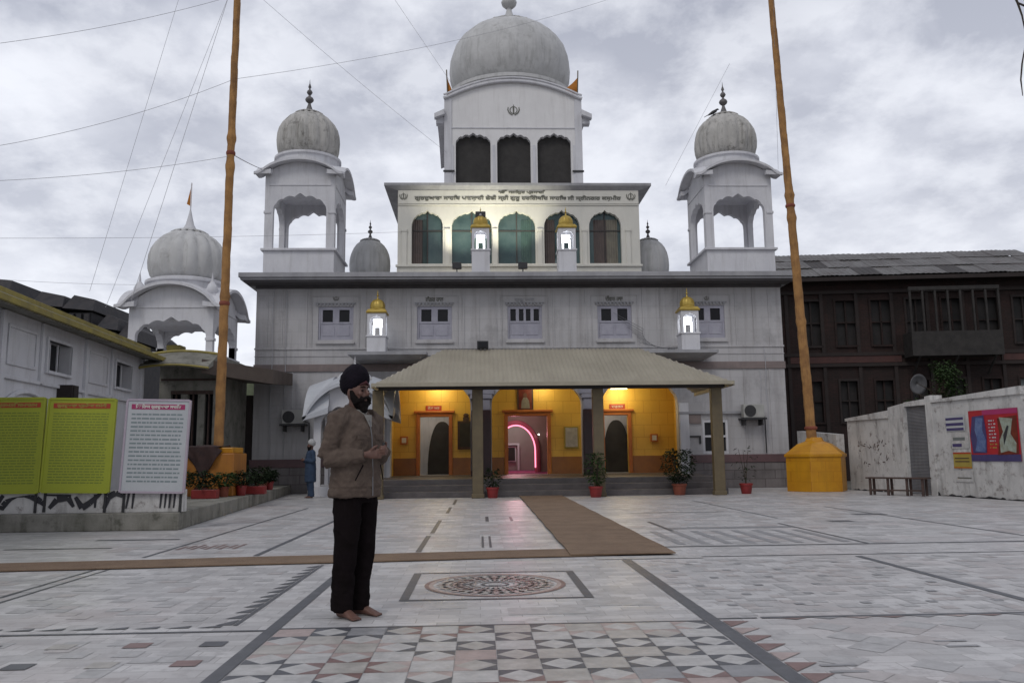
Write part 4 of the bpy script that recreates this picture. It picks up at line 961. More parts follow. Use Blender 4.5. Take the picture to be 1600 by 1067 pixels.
# gate in the gap
G_ = empty('side_gate', 'dark slatted gate in the gap beside the temple left corner', 'gate')
m_ = MB()
for k in range(13): x = -7.86+k*.105*1.0; m_.box(x, x+.05, 28.6, 28.66, .3, 3.1)
m_.build('slats', W['tind'], G_)
m_ = MB(); m_.box(-8.0, -7.66, 28.55, 28.7, .29, 3.3); m_.box(-7.9, -6.6, 28.67, 28.72, .6, .68); m_.box(-7.9, -6.6, 28.67, 28.72, 2.6, 2.68); m_.build('frame', W['timber'], G_)
m_ = MB(); m_.box(-9.2, -7.7, 33, 33.2, .0, 4.2); tag(m_.build('back_wall', pm('painted_green_light_wall', (.22, .25, .16), (.10, .12, .07), 1.5, .8, .2), None), 'wall painted with greenish light seen through the gap behind the side gate', 'wall')  # wall colour carries the yellow-green light behind the gate
# dark roofs beyond the hall
for i, (x0, x1, z) in enumerate(((-27.5, -24.7, 10.2), (-23.6, -21.9, 9.35), (-21.9, -20.3, 9.15), (-20.1, -19.0, 8.1), (-19.0, -18.2, 7.6))):
    b = MB(); b.ring([[(x0, 44, z), (x1, 44, z-.15), (x1, 52, z-.15), (x0, 52, z)], [(x0+.3, 44.6, z+.8), (x1-.2, 44.6, z+.55), (x1-.2, 51, z+.55), (x0+.3, 51, z+.8)]])
    b.box(x0+.2, x1-.2, 44.3, 51.5, 0, z-.2)
    for k in range(3): xx = x0+.3+k*(x1-x0-.8)/2; b.box(xx, xx+.25, 44.1, 44.35, z-.9, z-.3)
    tag(b.build('distant_house', W['hill'], None), ('dark roofed house block at the far left edge above the hall roof', 'dark house with stepped roof behind the hall, left of its group', 'dark house with flat roof behind the hall, middle of its group', 'small dark house behind the hall roof edge', 'lowest dark house beside the rooftop kiosk')[i], 'house', 'dark houses beyond the hall')

# ------------------------------------------------------------------ boards and painted low wall on the terrace
o = MB().box(-12, -4.98, 14.42, 14.6, .29, .66).build('low_wall', W['rwall'], None, bevel=.01); tag(o, 'low white wall with black brush lettering under the notice boards', 'low wall')
gr_ = MB()
random.seed(11)
def stroke(pts, w0=.05):
    pts = [Vector((p[0], 14.412, p[1])) for p in pts]
    for i in range(len(pts)-1):
        d = (pts[i+1]-pts[i]).normalized(); n_ = Vector((-d.z, 0, d.x)); a = w0*(.6+.5*sin(i*1.1)); b = w0*(.6+.5*sin((i+1)*1.1))
        y_ = Vector((0, -.0006*i, 0))
        gr_.quad(pts[i]-n_*a+y_, pts[i+1]-n_*b+y_, pts[i+1]+n_*b+y_, pts[i]+n_*a+y_)
x = -8.2
k = 0
while x < -5.75:
    ty = k % 5
    if ty == 0: stroke([(x, .62), (x+.10, .5), (x+.2, .36)]); stroke([(x+.26, .60), (x+.14, .44), (x+.05, .36)])
    if ty == 1: stroke([(x+.35*cos(a)+.3, .36+.22*sin(a)) for a in [pi-pi*i/10 for i in range(11)]])
    if ty == 2: stroke([(x, .60), (x+.45, .58)], .02); stroke([(x+.1, .38), (x+.22, .52), (x+.4, .55), (x+.5, .40)])
    if ty == 3: stroke([(x, .56), (x+.12, .38), (x+.24, .46), (x+.42, .62)]); stroke([(x+.33, .38), (x+.33, .6)], .028)
    if ty == 4: stroke([(x+.02, .36), (x+.08, .55), (x+.2, .62), (x+.32, .56)]); stroke([(x+.38, .36), (x+.42, .62)], .022); stroke([(x+.48, .36), (x+.50, .62)], .022)
    x += (.30, .62, .52, .46, .56)[ty]; k += 1
for i in range(4): stroke([(-5.36+i*.075, .36), (-5.34+i*.075, .62)], .02)
g_ = gr_.build('brush_lettering', W['inkb'], o, merge=False)
def board(x0, x1, z0, z1, mat, inkm, headm, label, head, tilt=0, rows=26, frame=None):
    e = empty('notice_board', label, 'notice board', 'notice boards standing on the terrace')
    e.location = ((x0+x1)/2, 14.36, z0); w_ = (x1-x0)/2; h = z1-z0; e.rotation_euler = (radians(-2), radians(tilt), 0)
    MB().box(-w_, w_, 0, .035, 0, h).build('panel', mat, e, bevel=.004)
    b = MB()
    for a in ((-w_-.02, -w_+.012, 0, h), (w_-.012, w_+.02, 0, h)): b.box(a[0], a[1], -.012, .045, a[2], a[3])
    b.box(-w_+.012, w_-.012, -.012, .045, h-.02, h+.015); b.box(-w_+.012, w_-.012, -.012, .045, -.015, .02); b.build('frame', frame or mat, e)
    hb = MB().box(-w_*.86, w_*.86, -.006, -.001, h-.16, h-.075).build('header', headm, e)
    text('header_lettering', head, .07, W['cream'] if headm != W['head_r'] else W['poster_y'], (0, -.009, h-.118), parent=e, width=w_*1.5, ext=.001, bold=.003)
    t = MB(); y = h-.26; dy = (h-.36)/rows
    for r in range(rows):
        x = -w_*.84
        while x < w_*.8:
            l = random.uniform(.03, .12); x2 = min(x+l, w_*.84)
            t.quad((x, -.002, y), (x2, -.002, y), (x2, -.002, y+dy*.38), (x, -.002, y+dy*.38)); x += l+.015
        y -= dy
        if rows < 20 or r % 2: pass
    for r in range(0, rows, 1): pass
    t.build('text_lines', inkm, e, merge=False)
    lg = MB(); 
    for s in (-1, 1): lg.box(s*w_*.9-.02, s*w_*.9+.02, .045, .085, -.33, h)
    lg.build('support', W['black'], e)
    return e
board(-8.27, -7.36, .64, 2.22, W['green_b'], W['ink'], W['head_r'], 'lime green notice board with orange-red header at the left edge of the photo', 'ਗੁਰਮਤਿ ਸਮਾਗਮ', 0)
board(-7.31, -6.21, .64, 2.20, W['green_b'], W['ink'], W['head_r'], 'lime green notice board with red header beside the white board', 'ਗੁਰਦੁਆਰਾ ਪ੍ਰਬੰਧਕ ਕਮੇਟੀ', 1.0)
board(-6.01, -4.97, .62, 2.17, W['white_b'], W['ink2'], W['head_p'], 'white notice board with magenta header and grey ruled text', 'ਇਤਿਹਾਸ ਗੁਰਦੁਆਰਾ ਸਾਹਿਬ', 1.3, rows=17, frame=pm('pinkish_frame', (.44, .38, .44), (.40, .34, .40), 3, .5, 0))
# ------------------------------------------------------------------ flag poles on plinths
def clothpole(x0, y0, z0, x1, y1, z1, r0, r1, par):
    n, m_s = 260, 28; rings = []
    for i in range(n+1):
        t = i/n; z = z0+(z1-z0)*t; base = r0+(r1-r0)*t
        knot = .32*math.exp(-((z-9.3)/.10)**2)+.26*math.exp(-((z-8.55)/.12)**2)+.16*math.exp(-((z-5.2)/.1)**2)
        cx_, cy_ = x0+(x1-x0)*t, y0+(y1-y0)*t; ring = []
        for k in range(m_s):
            a = 2*pi*k/m_s; wr = (z*1.15+a/(2*pi)+.25*noise.noise((x0, 0, z*.8))) % 1
            r = base*(1+knot+.09*wr-.04+.10*noise.noise((cos(a)*1.3+x0, sin(a)*1.3, z*1.6))+.05*noise.noise((cos(a)*3+x0, sin(a)*3, z*7)))
            ring.append((cx_+r*cos(a), cy_+r*sin(a), z))
        rings.append(ring)
    return MB().ring(rings).build('cloth_wrap', W['cloth'], par, smooth=True, angle=60)
def ties(par, x0, z0, x1, z1, y, zs, r0, r1):
    for z in zs:
        t = (z-z0)/(z1-z0); x = x0+(x1-x0)*t; r = r0+(r1-r0)*t
        MB().lathe(x, y, [(r*1.06, z-.05), (r*1.22, z-.02), (r*1.22, z+.03), (r*1.06, z+.06)], 14).build('tie_band', W['terra'], par, smooth=True)
PR = empty('flag_pole', 'tall saffron cloth-wrapped flag pole on yellow hexagonal tiled plinth at right', 'flag pole', 'saffron cloth-wrapped flag poles')
hx, hy = 10.28, 25.35
hexa = lambda r, z, a=0: [(hx+r*cos(pi/3*k+a), hy+r*.92*sin(pi/3*k+a), z) for k in range(6)]
MB().ring([hexa(.93, 0), hexa(.93, 1.02), hexa(.98, 1.03), hexa(.98, 1.12)]).build('plinth', W['plinthy'], PR, bevel=.015)
MB().ring([hexa(.95, 1.12), hexa(.55, 1.42), hexa(.30, 1.50), hexa(.24, 1.62)]).build('plinth_cap', W['plinthy'], PR, bevel=.01)
clothpole(hx-.08, hy, 1.6, hx-.66, hy, 19, .150, .085, PR); ties(PR, hx-.08, 1.6, hx-.66, 19, hy, (1.9, 8.95), .155, .085)
PL_ = empty('flag_pole', 'tall saffron cloth-wrapped flag pole on orange plinth draped with dark cloth at left', 'flag pole', 'saffron cloth-wrapped flag poles')
lx, ly = -6.42, 20.7
MB().box(lx-.56, lx+.56, ly-.4, ly+.7, .29, 1.30).build('plinth', pm('orange_plinth', (.42, .17, .025), (.33, .12, .02), 2, .5, .05, (.15, .07, .02), .5), PL_, bevel=.02)
MB().box(lx+.02, lx+.50, ly-.30, ly+.6, 1.30, 1.44).build('plinth_step', W['plinthy'], PL_, bevel=.02)
clothpole(lx+.06, ly, 1.3, lx+.16, ly, 19, .115, .07, PL_); ties(PL_, lx+.06, 1.3, lx+.16, 19, ly, (5.0, 8.9), .115, .07)
c = MB(); vs = []
n = 22
for j in range(n+1):
    for i in range(n+1):
        u, v = i/n, j/n; x = lx-.62+.86*u; d = max(0, v-.45)/.55
        hang = max(0, 1-abs(u-.52)*2.0)*.62+.10
        y = ly+.45-.88*min(1, v/.45); z = 1.48+.05*noise.noise((x*5, y*5, 0))
        if v > .45: y = ly-.47-.05*sin(u*17)*d; z = 1.46-hang*d*1.05
        vs.append((x+.04*sin(v*9), y, z))
c.add(vs, [(j*(n+1)+i, j*(n+1)+i+1, (j+1)*(n+1)+i+1, (j+1)*(n+1)+i) for j in range(n) for i in range(n)])
o = c.build('draped_cloth', pm('dark_brown_cloth', (.055, .028, .025), (.035, .02, .02), 8, .9, .3), None, smooth=True); s_ = o.modifiers.new('s', 'SOLIDIFY'); s_.thickness = .02; tag(o, 'dark brown cloth draped over the orange plinth of the left flag pole', 'cloth')

# ------------------------------------------------------------------ plants in pots
def leafy(n, r, h, seed, base=(0, 0, 0), size=.09, droop=.3):
    rn = random.Random(seed); mb = MB()
    for k in range(n):
        a = rn.uniform(0, 2*pi); rr = r*sqrt(rn.random()); z = rn.uniform(.08, 1)*h
        rr *= (.35+.8*sin(min(1, z/h)*pi*.85))
        p = Vector((base[0]+rr*cos(a), base[1]+rr*sin(a), base[2]+z))
        d = Vector((cos(a+rn.uniform(-.7, .7)), sin(a+rn.uniform(-.7, .7)), rn.uniform(-.6, .8))).normalized(); s_ = d.cross(Vector((rn.uniform(-.4, .4), rn.uniform(-.4, .4), 1))).normalized()
        L_ = size*rn.uniform(.7, 1.5)
        mb.quad(p, p+d*L_*.5+s_*L_*.28, p+d*L_-Vector((0, 0, droop*L_)), p+d*L_*.5-s_*L_*.28)
    return mb
def potted(x, y, z, r, h, ph, pr, seed, potm, leafm, label, name='potted_plant', nl=420, bare=False, size=.09):
    e = empty(name, label, 'potted plant', 'potted plants around the court', loc=(x, y, z))
    p = MB(); p.lathe(0, 0, [(pr*.72, 0), (pr*.78, .02), (pr*.97, ph*.82), (pr*1.08, ph*.83), (pr*1.08, ph), (pr*.95, ph), (pr*.9, ph*.9)], 20); p.build('pot', W[potm], e, smooth=True, angle=35)
    st = MB(); rn = random.Random(seed)
    for k in range(5 if not bare else 3):
        a = rn.uniform(0, 2*pi); q = [(0, 0, ph*.85), (.25*r*cos(a), .25*r*sin(a), ph+h*.4), (.6*r*cos(a), .6*r*sin(a), ph+h*.85)]; st.tube(q, [.012, .009, .005], 5)
    st.build('stem', W['bark'], e)
    leafy(nl, r, h, seed, (0, 0, ph*.9), size).build('foliage', W[leafm], e, merge=False)
    return e
potted(.36, 23.66, 0, .20, .55, .30, .17, 1, 'red', 'leafd', 'red pot with thin dark plant at the foot of the left middle canopy post', nl=160)
potted(3.22, 23.35, 0, .26, .95, .30, .19, 2, 'red', 'leaf', 'red pot with tall narrow green plant before the right middle canopy post', nl=380)
potted(5.72, 24.0, 0, .42, 1.0, .32, .20, 3, 'terra', 'leafd', 'bushy dark plant in a dull red pot before the steps right of the door', nl=900)
potted(7.72, 24.2, 0, .30, 1.15, .30, .18, 4, 'red', 'leafd', 'red pot with sparse bare twigs right of the last canopy post', nl=40, bare=True)
for i, (x, y, s, lf, pt, lb) in enumerate(((-6.9, 19.6, 1.0, 'leaf', 'terra', 'large leafy plant in terracotta pot left of the orange plinth front'), (-6.35, 19.5, .9, 'leafd', 'red', 'plant in red pot directly before the orange plinth'),
    (-5.95, 19.9, .8, 'leaf', 'terra', 'leafy plant in terracotta pot at the right corner of the orange plinth'), (-5.75, 20.6, .85, 'leafd', 'red', 'dark plant in red pot beside the orange plinth'),
    (-6.55, 23.4, 1.1, 'leafd', 'terra', 'tall dark plant in pot at the foot of the left facade'), (-6.1, 23.9, 1.0, 'leafd', 'terra', 'dark bushy plant in pot nearest the terrace edge'),
    (-7.1, 22.9, 1.0, 'leafd', 'red', 'dark plant in red pot before the side gate'), (-6.75, 21.9, .8, 'leaf', 'red', 'short green plant in red pot behind the orange plinth'),
    (-5.85, 22.6, .7, 'leafd', 'terra', 'short dark plant in pot midway along the terrace edge'), (-5.95, 24.15, .75, 'leafd', 'red', 'small dark plant in red pot at the far end of the terrace'))):
    potted(x, y, .29, .27*s, .42*s, .24, .15*s, 20+i, pt, lf, lb, nl=260)
for i, (x, y) in enumerate(((-6.15, 19.2), (-5.62, 21.3))):
    e = MB().box(x-.28, x+.28, y-.12, y+.12, .29, .49); o = e.build('planter_box', W['red'], None, bevel=.015); tag(o, ('long red planter box in front of the orange plinth', 'long red planter box on the terrace right of the orange plinth')[i], 'planter'); MB().box(x-.25, x+.25, y-.09, y+.09, .491, .50).build('soil', W['bark'], o)
    leafy(90, .24, .14, 50+i, (x, y, .49), .05).build('foliage', W['leafd'], o, merge=False)

# ------------------------------------------------------------------ right boundary wall
def WP(y): return 11.54+(25.82-y)*.1335     # x of the wall face at depth y
def wseg(mb, ya, yb, z0, za, zb, off=0, th=.25):
    xa, xb = WP(ya)+off, WP(yb)+off
    mb.add([(xa, ya, z0), (xb, yb, z0), (xb+th, yb, z0), (xa+th, ya, z0), (xa, ya, za), (xb, yb, zb), (xb+th, yb, zb), (xa+th, ya, za)], [(0, 1, 5, 4), (3, 7, 6, 2), (4, 5, 6, 7), (0, 4, 7, 3), (1, 2, 6, 5)])
BWL = empty('boundary_wall', 'peeling whitewashed boundary wall with grey shutter running along the right side', 'boundary wall')
m_ = MB(); wseg(m_, 25.82, 23.65, 0, 2.14, 2.28); wseg(m_, 21.80, 18.75, 0, 2.42, 2.56, .01); wseg(m_, 18.75, 7.5, 0, 2.34, 2.34, 0)
m_.build('wall', W['rwall'], BWL)
m_ = MB(); wseg(m_, 25.85, 23.65, 2.12, 2.20, 2.34, -.05, .35); wseg(m_, 21.80, 18.7, 2.44, 2.50, 2.63, -.04, .35); m_.build('coping', W['rwall'], BWL)
m_ = MB(); wseg(m_, 23.65, 22.95, 0, 2.42, 2.50, -.04, .33); wseg(m_, 22.02, 21.8, 0, 2.62, 2.64, -.04, .33); m_.build('gate_pier', W['rwall'], BWL)
m_ = MB(); rings = []
n = 60
for i in range(n):
    z = .05+2.35*i/n; z2 = z+2.35/n*.5
    xa, xb = WP(22.95)+.05, WP(22.02)+.05
    m_.quad((xa, 22.95, z), (xb, 22.02, z), (xb+.012, 22.02, z2), (xa+.012, 22.95, z2)); m_.quad((xa+.012, 22.95, z2), (xb+.012, 22.02, z2), (xb, 22.02, z+2.35/n), (xa, 22.95, z+2.35/n))
m_.build('shutter', W['shutter'], BWL)
m_ = MB(); wseg(m_, 22.95, 22.02, 2.40, 2.52, 2.56, -.02, .3); m_.build('lintel', W['rwall'], BWL)
o = MB(); o.ring([[(11.2, 25.9, 0), (11.45, 25.9, 0), (11.25, 28.6, 0), (11.0, 28.6, 0)], [(11.2, 25.9, 1.72), (11.45, 25.9, 1.72), (11.25, 28.6, 1.9), (11.0, 28.6, 1.9)]])
tag(o.build('low_back_wall', W['rwall'], None), 'low stained wall stub behind the yellow plinth joining the temple corner', 'wall')
def wq(mb, ya, yb, z0, z1, off):
    mb.quad((WP(ya)-off, ya, z0), (WP(yb)-off, yb, z0), (WP(yb)-off, yb, z1), (WP(ya)-off, ya, z1))
def poster(name, ya, yb, z0, z1, mat, label, subs, cat='poster'):
    mb = MB(); xa, xb = WP(ya), WP(yb)
    mb.add([(xa-.004, ya, z0), (xb-.004, yb, z0), (xb-.004, yb, z1), (xa-.004, ya, z1), (xa-.010, ya, z0), (xb-.010, yb, z0), (xb-.010, yb, z1), (xa-.010, ya, z1)], [(0, 1, 2, 3), (4, 7, 6, 5), (0, 4, 5, 1), (1, 5, 6, 2), (2, 6, 7, 3), (3, 7, 4, 0)])
    o = tag(mb.build(name, W[mat], None), label, cat)
    for k, (nm, a, b, c, d, mt) in enumerate(subs):
        q = MB(); wq(q, ya+(yb-ya)*a, ya+(yb-ya)*b, z0+(z1-z0)*c, z0+(z1-z0)*d, .013+.002*k); q.build(nm, W[mt], o)
    return o
def uneven(o): pass
pp = poster('poster', 20.46, 18.86, .90, 2.14, 'poster_r', 'large red poster with blue and pale figure panels on the right wall', [('violet_edge', 0, 1, 0, .13, 'poster_v'), ('top_edge', .30, 1, .90, 1, 'head_p')])
def blobposter(o, ya, yb, z0, z1, pts, mat, name, off):
    q = MB(); q.quad(*[(WP(ya+(yb-ya)*u)-off, ya+(yb-ya)*u, z0+(z1-z0)*v) for u, v in pts]); q.build(name, W[mat], o)
A_ = (20.46, 18.86, .90, 2.14)
blobposter(pp, *A_, [(.05, .16), (.34, .16), (.36, .5), (.33, .9), (.08, .88), (.02, .5)], 'poster_v', 'print_panel', .018)
blobposter(pp, *A_, [(.10, .20), (.31, .18), (.34, .42), (.28, .60), (.31, .84), (.16, .86), (.12, .62), (.16, .42)], 'poster_b', 'print_figure', .021)
blobposter(pp, *A_, [(.56, .12), (.97, .14), (.98, .86), (.60, .82), (.62, .5)], 'picture', 'print_panel', .018)
blobposter(pp, *A_, [(.62, .16), (.78, .20), (.92, .16), (.94, .34), (.84, .52), (.90, .80), (.64, .84), (.70, .56), (.62, .40)], 'poster_w', 'print_figure', .021)
for r_ in range(9):
    for c0 in (0, 1, 2):
        w_ = .018+.012*((r_*7+c0*5) % 3); u0 = .415+c0*.05
        blobposter(pp, *A_, [(u0, .25+r_*.065), (u0+w_, .25+r_*.065), (u0+w_, .275+r_*.065), (u0, .275+r_*.065)], 'poster_y' if r_ < 2 else 'white_b', 'print_letter', .016)
blobposter(pp, *A_, [(.70, .30), (.76, .46), (.82, .66), (.79, .68), (.70, .50)], 'inkb', 'print_stroke', .024)
p2 = poster('small_poster', 21.30, 20.62, 1.66, 2.06, 'white_b', 'small white poster with violet stripes left of the red poster', [('stripe', 0, .95, .70, .86, 'poster_v'), ('stripe', 0, .95, .34, .52, 'poster_v'), ('stripe', .03, .95, .04, .2, 'poster_v')])
p3 = poster('small_poster', 21.14, 20.52, 1.22, 1.62, 'iwhite', 'pale faded handbill under the violet striped poster', [('stripe', .1, .8, .5, .7, 'pale'), ('stripe', .05, .6, .1, .3, 'poster_v')])
p4 = poster('small_poster', 21.12, 20.48, .72, 1.12, 'poster_y', 'yellow handbill pasted low on the right wall', [('stripe', 0, 1, .9, 1, 'head_r'), ('stripe', 0, 1, 0, .1, 'flag'), ('stripe', .1, .9, .4, .46, 'wood'), ('stripe', .1, .9, .6, .66, 'wood')])
p5 = poster('small_poster', 21.08, 20.46, .38, .66, 'iwhite', 'white handbill below the yellow handbill', [('stripe', .1, .9, .3, .42, 'inkt')])
gm = MB(); rg_ = random.Random(31); y = 25.7
while y > 12:
    if not 22.0 < y < 23.0:
        h = rg_.uniform(.015, .07)*(2.2 if rg_.random() < .12 else 1); d = rg_.uniform(.12, .6); p = [(0, 0), (d, 0), (d*.8, h*.6), (d*.45, h), (d*.15, h*.5)]
        gm.quad(*[(WP(y-u)-(.0165 if y < 21.8 else .0165), y-u, .004+v) for u, v in p])
    y -= rg_.uniform(.07, .24)
gm.build('grime', W['inkb'], BWL, merge=False)
# marks scribbled on the wall
random.seed(5); q = MB()
for k in range(46):
    ya = random.uniform(23.8, 25.3); z = random.uniform(.7, 1.45); a = random.uniform(0, pi); l = random.uniform(.03, .12)
    p = [Vector((WP(ya)-.004, ya, z)), Vector((WP(ya+l*cos(a))-.004, ya+l*cos(a), z+l*sin(a)))]; d = Vector((0, .012, .012))
    q.quad(p[0]-d, p[1]-d, p[1]+d, p[0]+d)
q.build('scribbled_marks', W['wood'], BWL, merge=False)
# bench
e = empty('wooden_bench', 'weathered brown wooden bench against the right wall below the grey shutter', 'bench', loc=(11.15, 22.1, 0), rz=atan2(-1, .1335)+pi)
e.rotation_euler = (0, 0, radians(-50))
MB().box(-.80, .80, -.17, .17, .44, .48).build('seat', W['wood'], e, bevel=.008)
for sx_ in (-.70, -.22, .28, .68):
    for sy_ in (-.13, .10): MB().box(sx_-.03, sx_+.03, sy_, sy_+.05, 0, .44).build('leg', W['wood'], e, bevel=.005)
MB().box(-.67, .65, -.125, -.10, .12, .16).build('stretcher', W['wood'], e)
# ------------------------------------------------------------------ old dark brick house on the right
OB = empty('old_brick_house', 'three storey old dark brick and timber house with patched tin roof behind the right wall', 'house', loc=(12.75, 34.4, 0), rz=radians(-6))
LEN = 17.0
ops = []
for k in range(11): ops.append((.9+1.45*k, 1.75+1.45*k, 5.6, 7.5))
for k in range(11): ops.append((.9+1.45*k, 1.6+1.45*k, 2.4, 4.1))
m_ = MB(); m_.wall(0, LEN, 0, 8.38, 0, .35, ops); m_.box(0, .35, .35, 6, 0, 8.38); m_.box(LEN-.35, LEN, .35, 6, 0, 8.38); m_.box(0, LEN, 6, 6.3, 0, 8.38); m_.build('brick_wall', W['brick'], OB)
for k, (a, b, za, zb) in enumerate(ops):
    f = MB(); f.box(a-.08, a, -.05, .2, za-.08, zb+.1); f.box(b, b+.08, -.05, .2, za-.08, zb+.1); f.box(a, b, -.05, .2, zb, zb+.1); f.box(a, b, -.08, .2, za-.08, za); f.box((a+b)/2-.03, (a+b)/2+.03, .05, .15, za, zb); f.box(a, b, .05, .149, za+(zb-za)*.5, za+(zb-za)*.5+.05)
    o = f.build('window_frame', W['brick'] if k % 3 else W['timber'], OB)
    MB().box(a, b, .16, .18, za, zb).build('pane', W['pale'] if k in (17, 18) else W['hpane'], o)
m_ = MB()
for z in (4.7, 5.15, 7.8): m_.box(-.1, LEN+.1, -.12, 0, z, z+.14)
for k in range(13): x = .3+1.45*k; m_.box(x-.07, x+.07, -.08, 0, .1, 7.9) if x < LEN else None
m_.build('timber_beam', W['timber'], OB)
RB = pm('dull_red_boards', (.085, .035, .03), (.06, .026, .024), 2, .8, .1)
MB().box(.35, 4.9, -.09, -.002, 4.86, 5.14).build('reddish_panel', RB, OB); MB().box(9.0, LEN-.3, -.09, -.002, 4.86, 5.14).build('reddish_panel', RB, OB)
# projecting balcony
b = MB(); b.box(5.0, 8.6, -1.0, -.121, 5.0, 5.12); b.box(5.0, 8.6, -1.0, -.95, 5.12, 6.0)
for k in range(8): x = 5.05+k*.5; b.box(x-.04, x+.04, -1.0, -.92, 6.0, 7.7)
b.box(5.0, 8.6, -1.02, -.92, 7.7, 7.85); b.box(5.0, 5.06, -.95, -.121, 5.12, 6.0); b.box(8.54, 8.6, -.95, -.121, 5.12, 6.0)
for x in (5.3, 6.8, 8.3): b.tube([(x, -.95, 5.0), (x, -.13, 4.3)], .05, 6)
b.build('balcony', pm('grey_weathered_boards', (.038, .034, .032), (.022, .02, .019), 3, .85, .1), OB)
# roof of tin sheets laid one by one
rs = random.Random(3)
m_ = MB(); d_ = MB()
def slope(u, v): return (u, -.75+v*3.6, 8.42+v*1.68)
k = 0; u = -.9
while u < 10.9:
    wd = rs.uniform(.75, .95)
    for v0, v1 in ((0, .36), (.34, .70), (.68, 1.0)):
        lift = .012*(1+(k % 2))+rs.uniform(0, .02)+(.03 if v0 > .3 else 0)+(.03 if v0 > .6 else 0)
        dk = rs.random() < .13; target = MB() if dk else m_
        n = 8; vs = []
        for i in range(n+1):
            for v in (v0, v1):
                p = slope(u+wd*i/n, v); vs.append((p[0], p[1], p[2]+lift+.02*(i % 2)))
        target.add(vs, [(2*i, 2*i+2, 2*i+3, 2*i+1) for i in range(n)]); k += 1
        if dk: o = target.build('dark_roof_sheet', W['tind'], OB, merge=False); s_ = o.modifiers.new('s', 'SOLIDIFY'); s_.thickness = .01
    u += wd-.03
for mb, mt, nm in ((m_, 'tin', 'tin_roof'),):
    o = mb.build(nm, W[mt], OB, merge=False); s_ = o.modifiers.new('s', 'SOLIDIFY'); s_.thickness = .01
m_ = MB(); m_.ring([[(-.6, -.6, 8.36), (-.6, 2.85, 10.02), (-.6, 6.3, 8.36)], [(10.9, -.6, 8.36), (10.9, 2.85, 10.02), (10.9, 6.3, 8.36)]]); m_.box(-.85, 11, -.80, -.74, 8.22, 8.38); m_.build('roof_structure', W['timber'], OB)
m_ = MB(); m_.ring([[(10.92, -.9, 8.3), (10.92, 3.0, 9.85), (10.92, 6.5, 8.3)], [(18.6, -.9, 8.3), (18.6, 3.0, 9.75), (18.6, 6.5, 8.3)]]); m_.build('rear_roof', pm('brown_rusted_roof', (.085, .055, .045), (.05, .04, .036), 2, .7, .15), OB)
# satellite dish
sd = at(1432, 600, 30); e = MB(); rings = []
for r_, dz in ((.01, 0), (.15, .01), (.28, .05), (.38, .10)): rings.append([(r_*cos(2*pi*k/24), r_*sin(2*pi*k/24), dz) for k in range(24)])
e.M = Matrix.Translation(sd) @ Matrix.Rotation(radians(100), 4, 'X') @ Matrix.Rotation(radians(14), 4, 'Y'); e.ring(rings, cap=False); o = e.build('satellite_dish', W['shutter'], None, smooth=True); s_ = o.modifiers.new('s', 'SOLIDIFY'); s_.thickness = .01
tag(o, 'round grey satellite dish on a mast behind the right wall', 'satellite dish'); MB().tube([sd+Vector((0, .1, -.0)), sd+Vector((0, .12, -3.6))], .03, 6).build('mast', W['black'], o)
# garden tree behind the wall
TR = empty('small_tree', 'dark green small tree behind the right wall before the brick house', 'tree', loc=(16.6, 29.0, 0))
MB().tube([(0, 0, 0), (.05, .03, 1.2), (-.05, .05, 2.4), (.05, 0, 3.4)], [.12, .10, .07, .04], 8).build('trunk', W['bark'], TR, smooth=True)
b = MB(); rn = random.Random(9)
for k in range(12): a = rn.uniform(0, 2*pi); z = rn.uniform(1.4, 3.0); b.tube([(0, 0, z), (.6*cos(a), .6*sin(a), z+.45), (1.05*cos(a), 1.05*sin(a), z+.7)], [.035, .02, .008], 5)
b.build('limbs', W['bark'], TR)
cr = MB()
for k in range(34):
    a = rn.uniform(0, 2*pi); r_ = rn.uniform(.1, 1.2); z = rn.uniform(1.7, 4.2); r_ *= (1-.55*max(0, z-2.8)/1.5)
    c_ = leafy(105, .36, .5, 100+k, (r_*cos(a), r_*sin(a), z-.25), .10); bb = len(cr.v); cr.v += c_.v; cr.f += [tuple(bb+i for i in f) for f in c_.f]
cr.build('crown', W['leaf'], TR, merge=False)
# ------------------------------------------------------------------ overhead wires
def cable(a, b, sag, r, label, name='overhead_wire', grp='thin wires across the sky'):
    a, b = Vector(a), Vector(b); pts = [a.lerp(b, i/24)-Vector((0, 0, sag*4*(i/24)*(1-i/24))) for i in range(25)]
    o = MB().tube(pts, r, 5).build(name, W['wire'], None, smooth=True); return tag(o, label, 'wire', grp)
pz = lambda px_, py_: at(px_, py_, 20.7)
cable(at(-420, 262, 16), pz(366, 124), .6, .0055, 'long wire crossing to the left flag pole at two thirds height'); cable(pz(366, 124), at(1060, -40, 33), .5, .0055, 'wire leaving the left flag pole up to the right behind the main dome')
cable(at(-300, 285, 16), pz(366, 243), .25, .0055, 'wire reaching the left flag pole at its knotted band'); cable(pz(366, 243), at(408, 264, 28.3), .02, .012, 'short wire from the left flag pole to the left corner tower')
cable(at(-200, 88, 16), at(520, -60, 24), .5, .0055, 'topmost wire crossing the upper left corner of the sky')
cable(at(-100, 372, 22), at(690, 360, 31), .1, .0055, 'level wire passing behind the left dome tops')
cable(at(290, 0, 24)+Vector((.55, 0, 3.2)), at(140, 455, 24), 0, .0055, 'slanting guy wire, left one of the pair'); cable(at(365, 0, 24)+Vector((.8, 0, 3)), at(165, 480, 24), 0, .0055, 'slanting guy wire, right one of the pair')
cable(at(372, -5, 22)+Vector((.0, 0, 1)), at(205, 470, 22), 0, .006, 'faint guy wire falling to the eave of the rooftop kiosk')
cable(at(400, -10, 26), at(700, 240, 33), .1, .0055, 'slanting wire falling from the top towards the central tower'); cable(at(610, -10, 28), at(705, 130, 33), 0, .0055, 'short slanting wire left of the main dome')
cable(at(-100, 428, 30), at(240, 445, 30), .1, .0055, 'low level wire left of the rooftop kiosk dome')
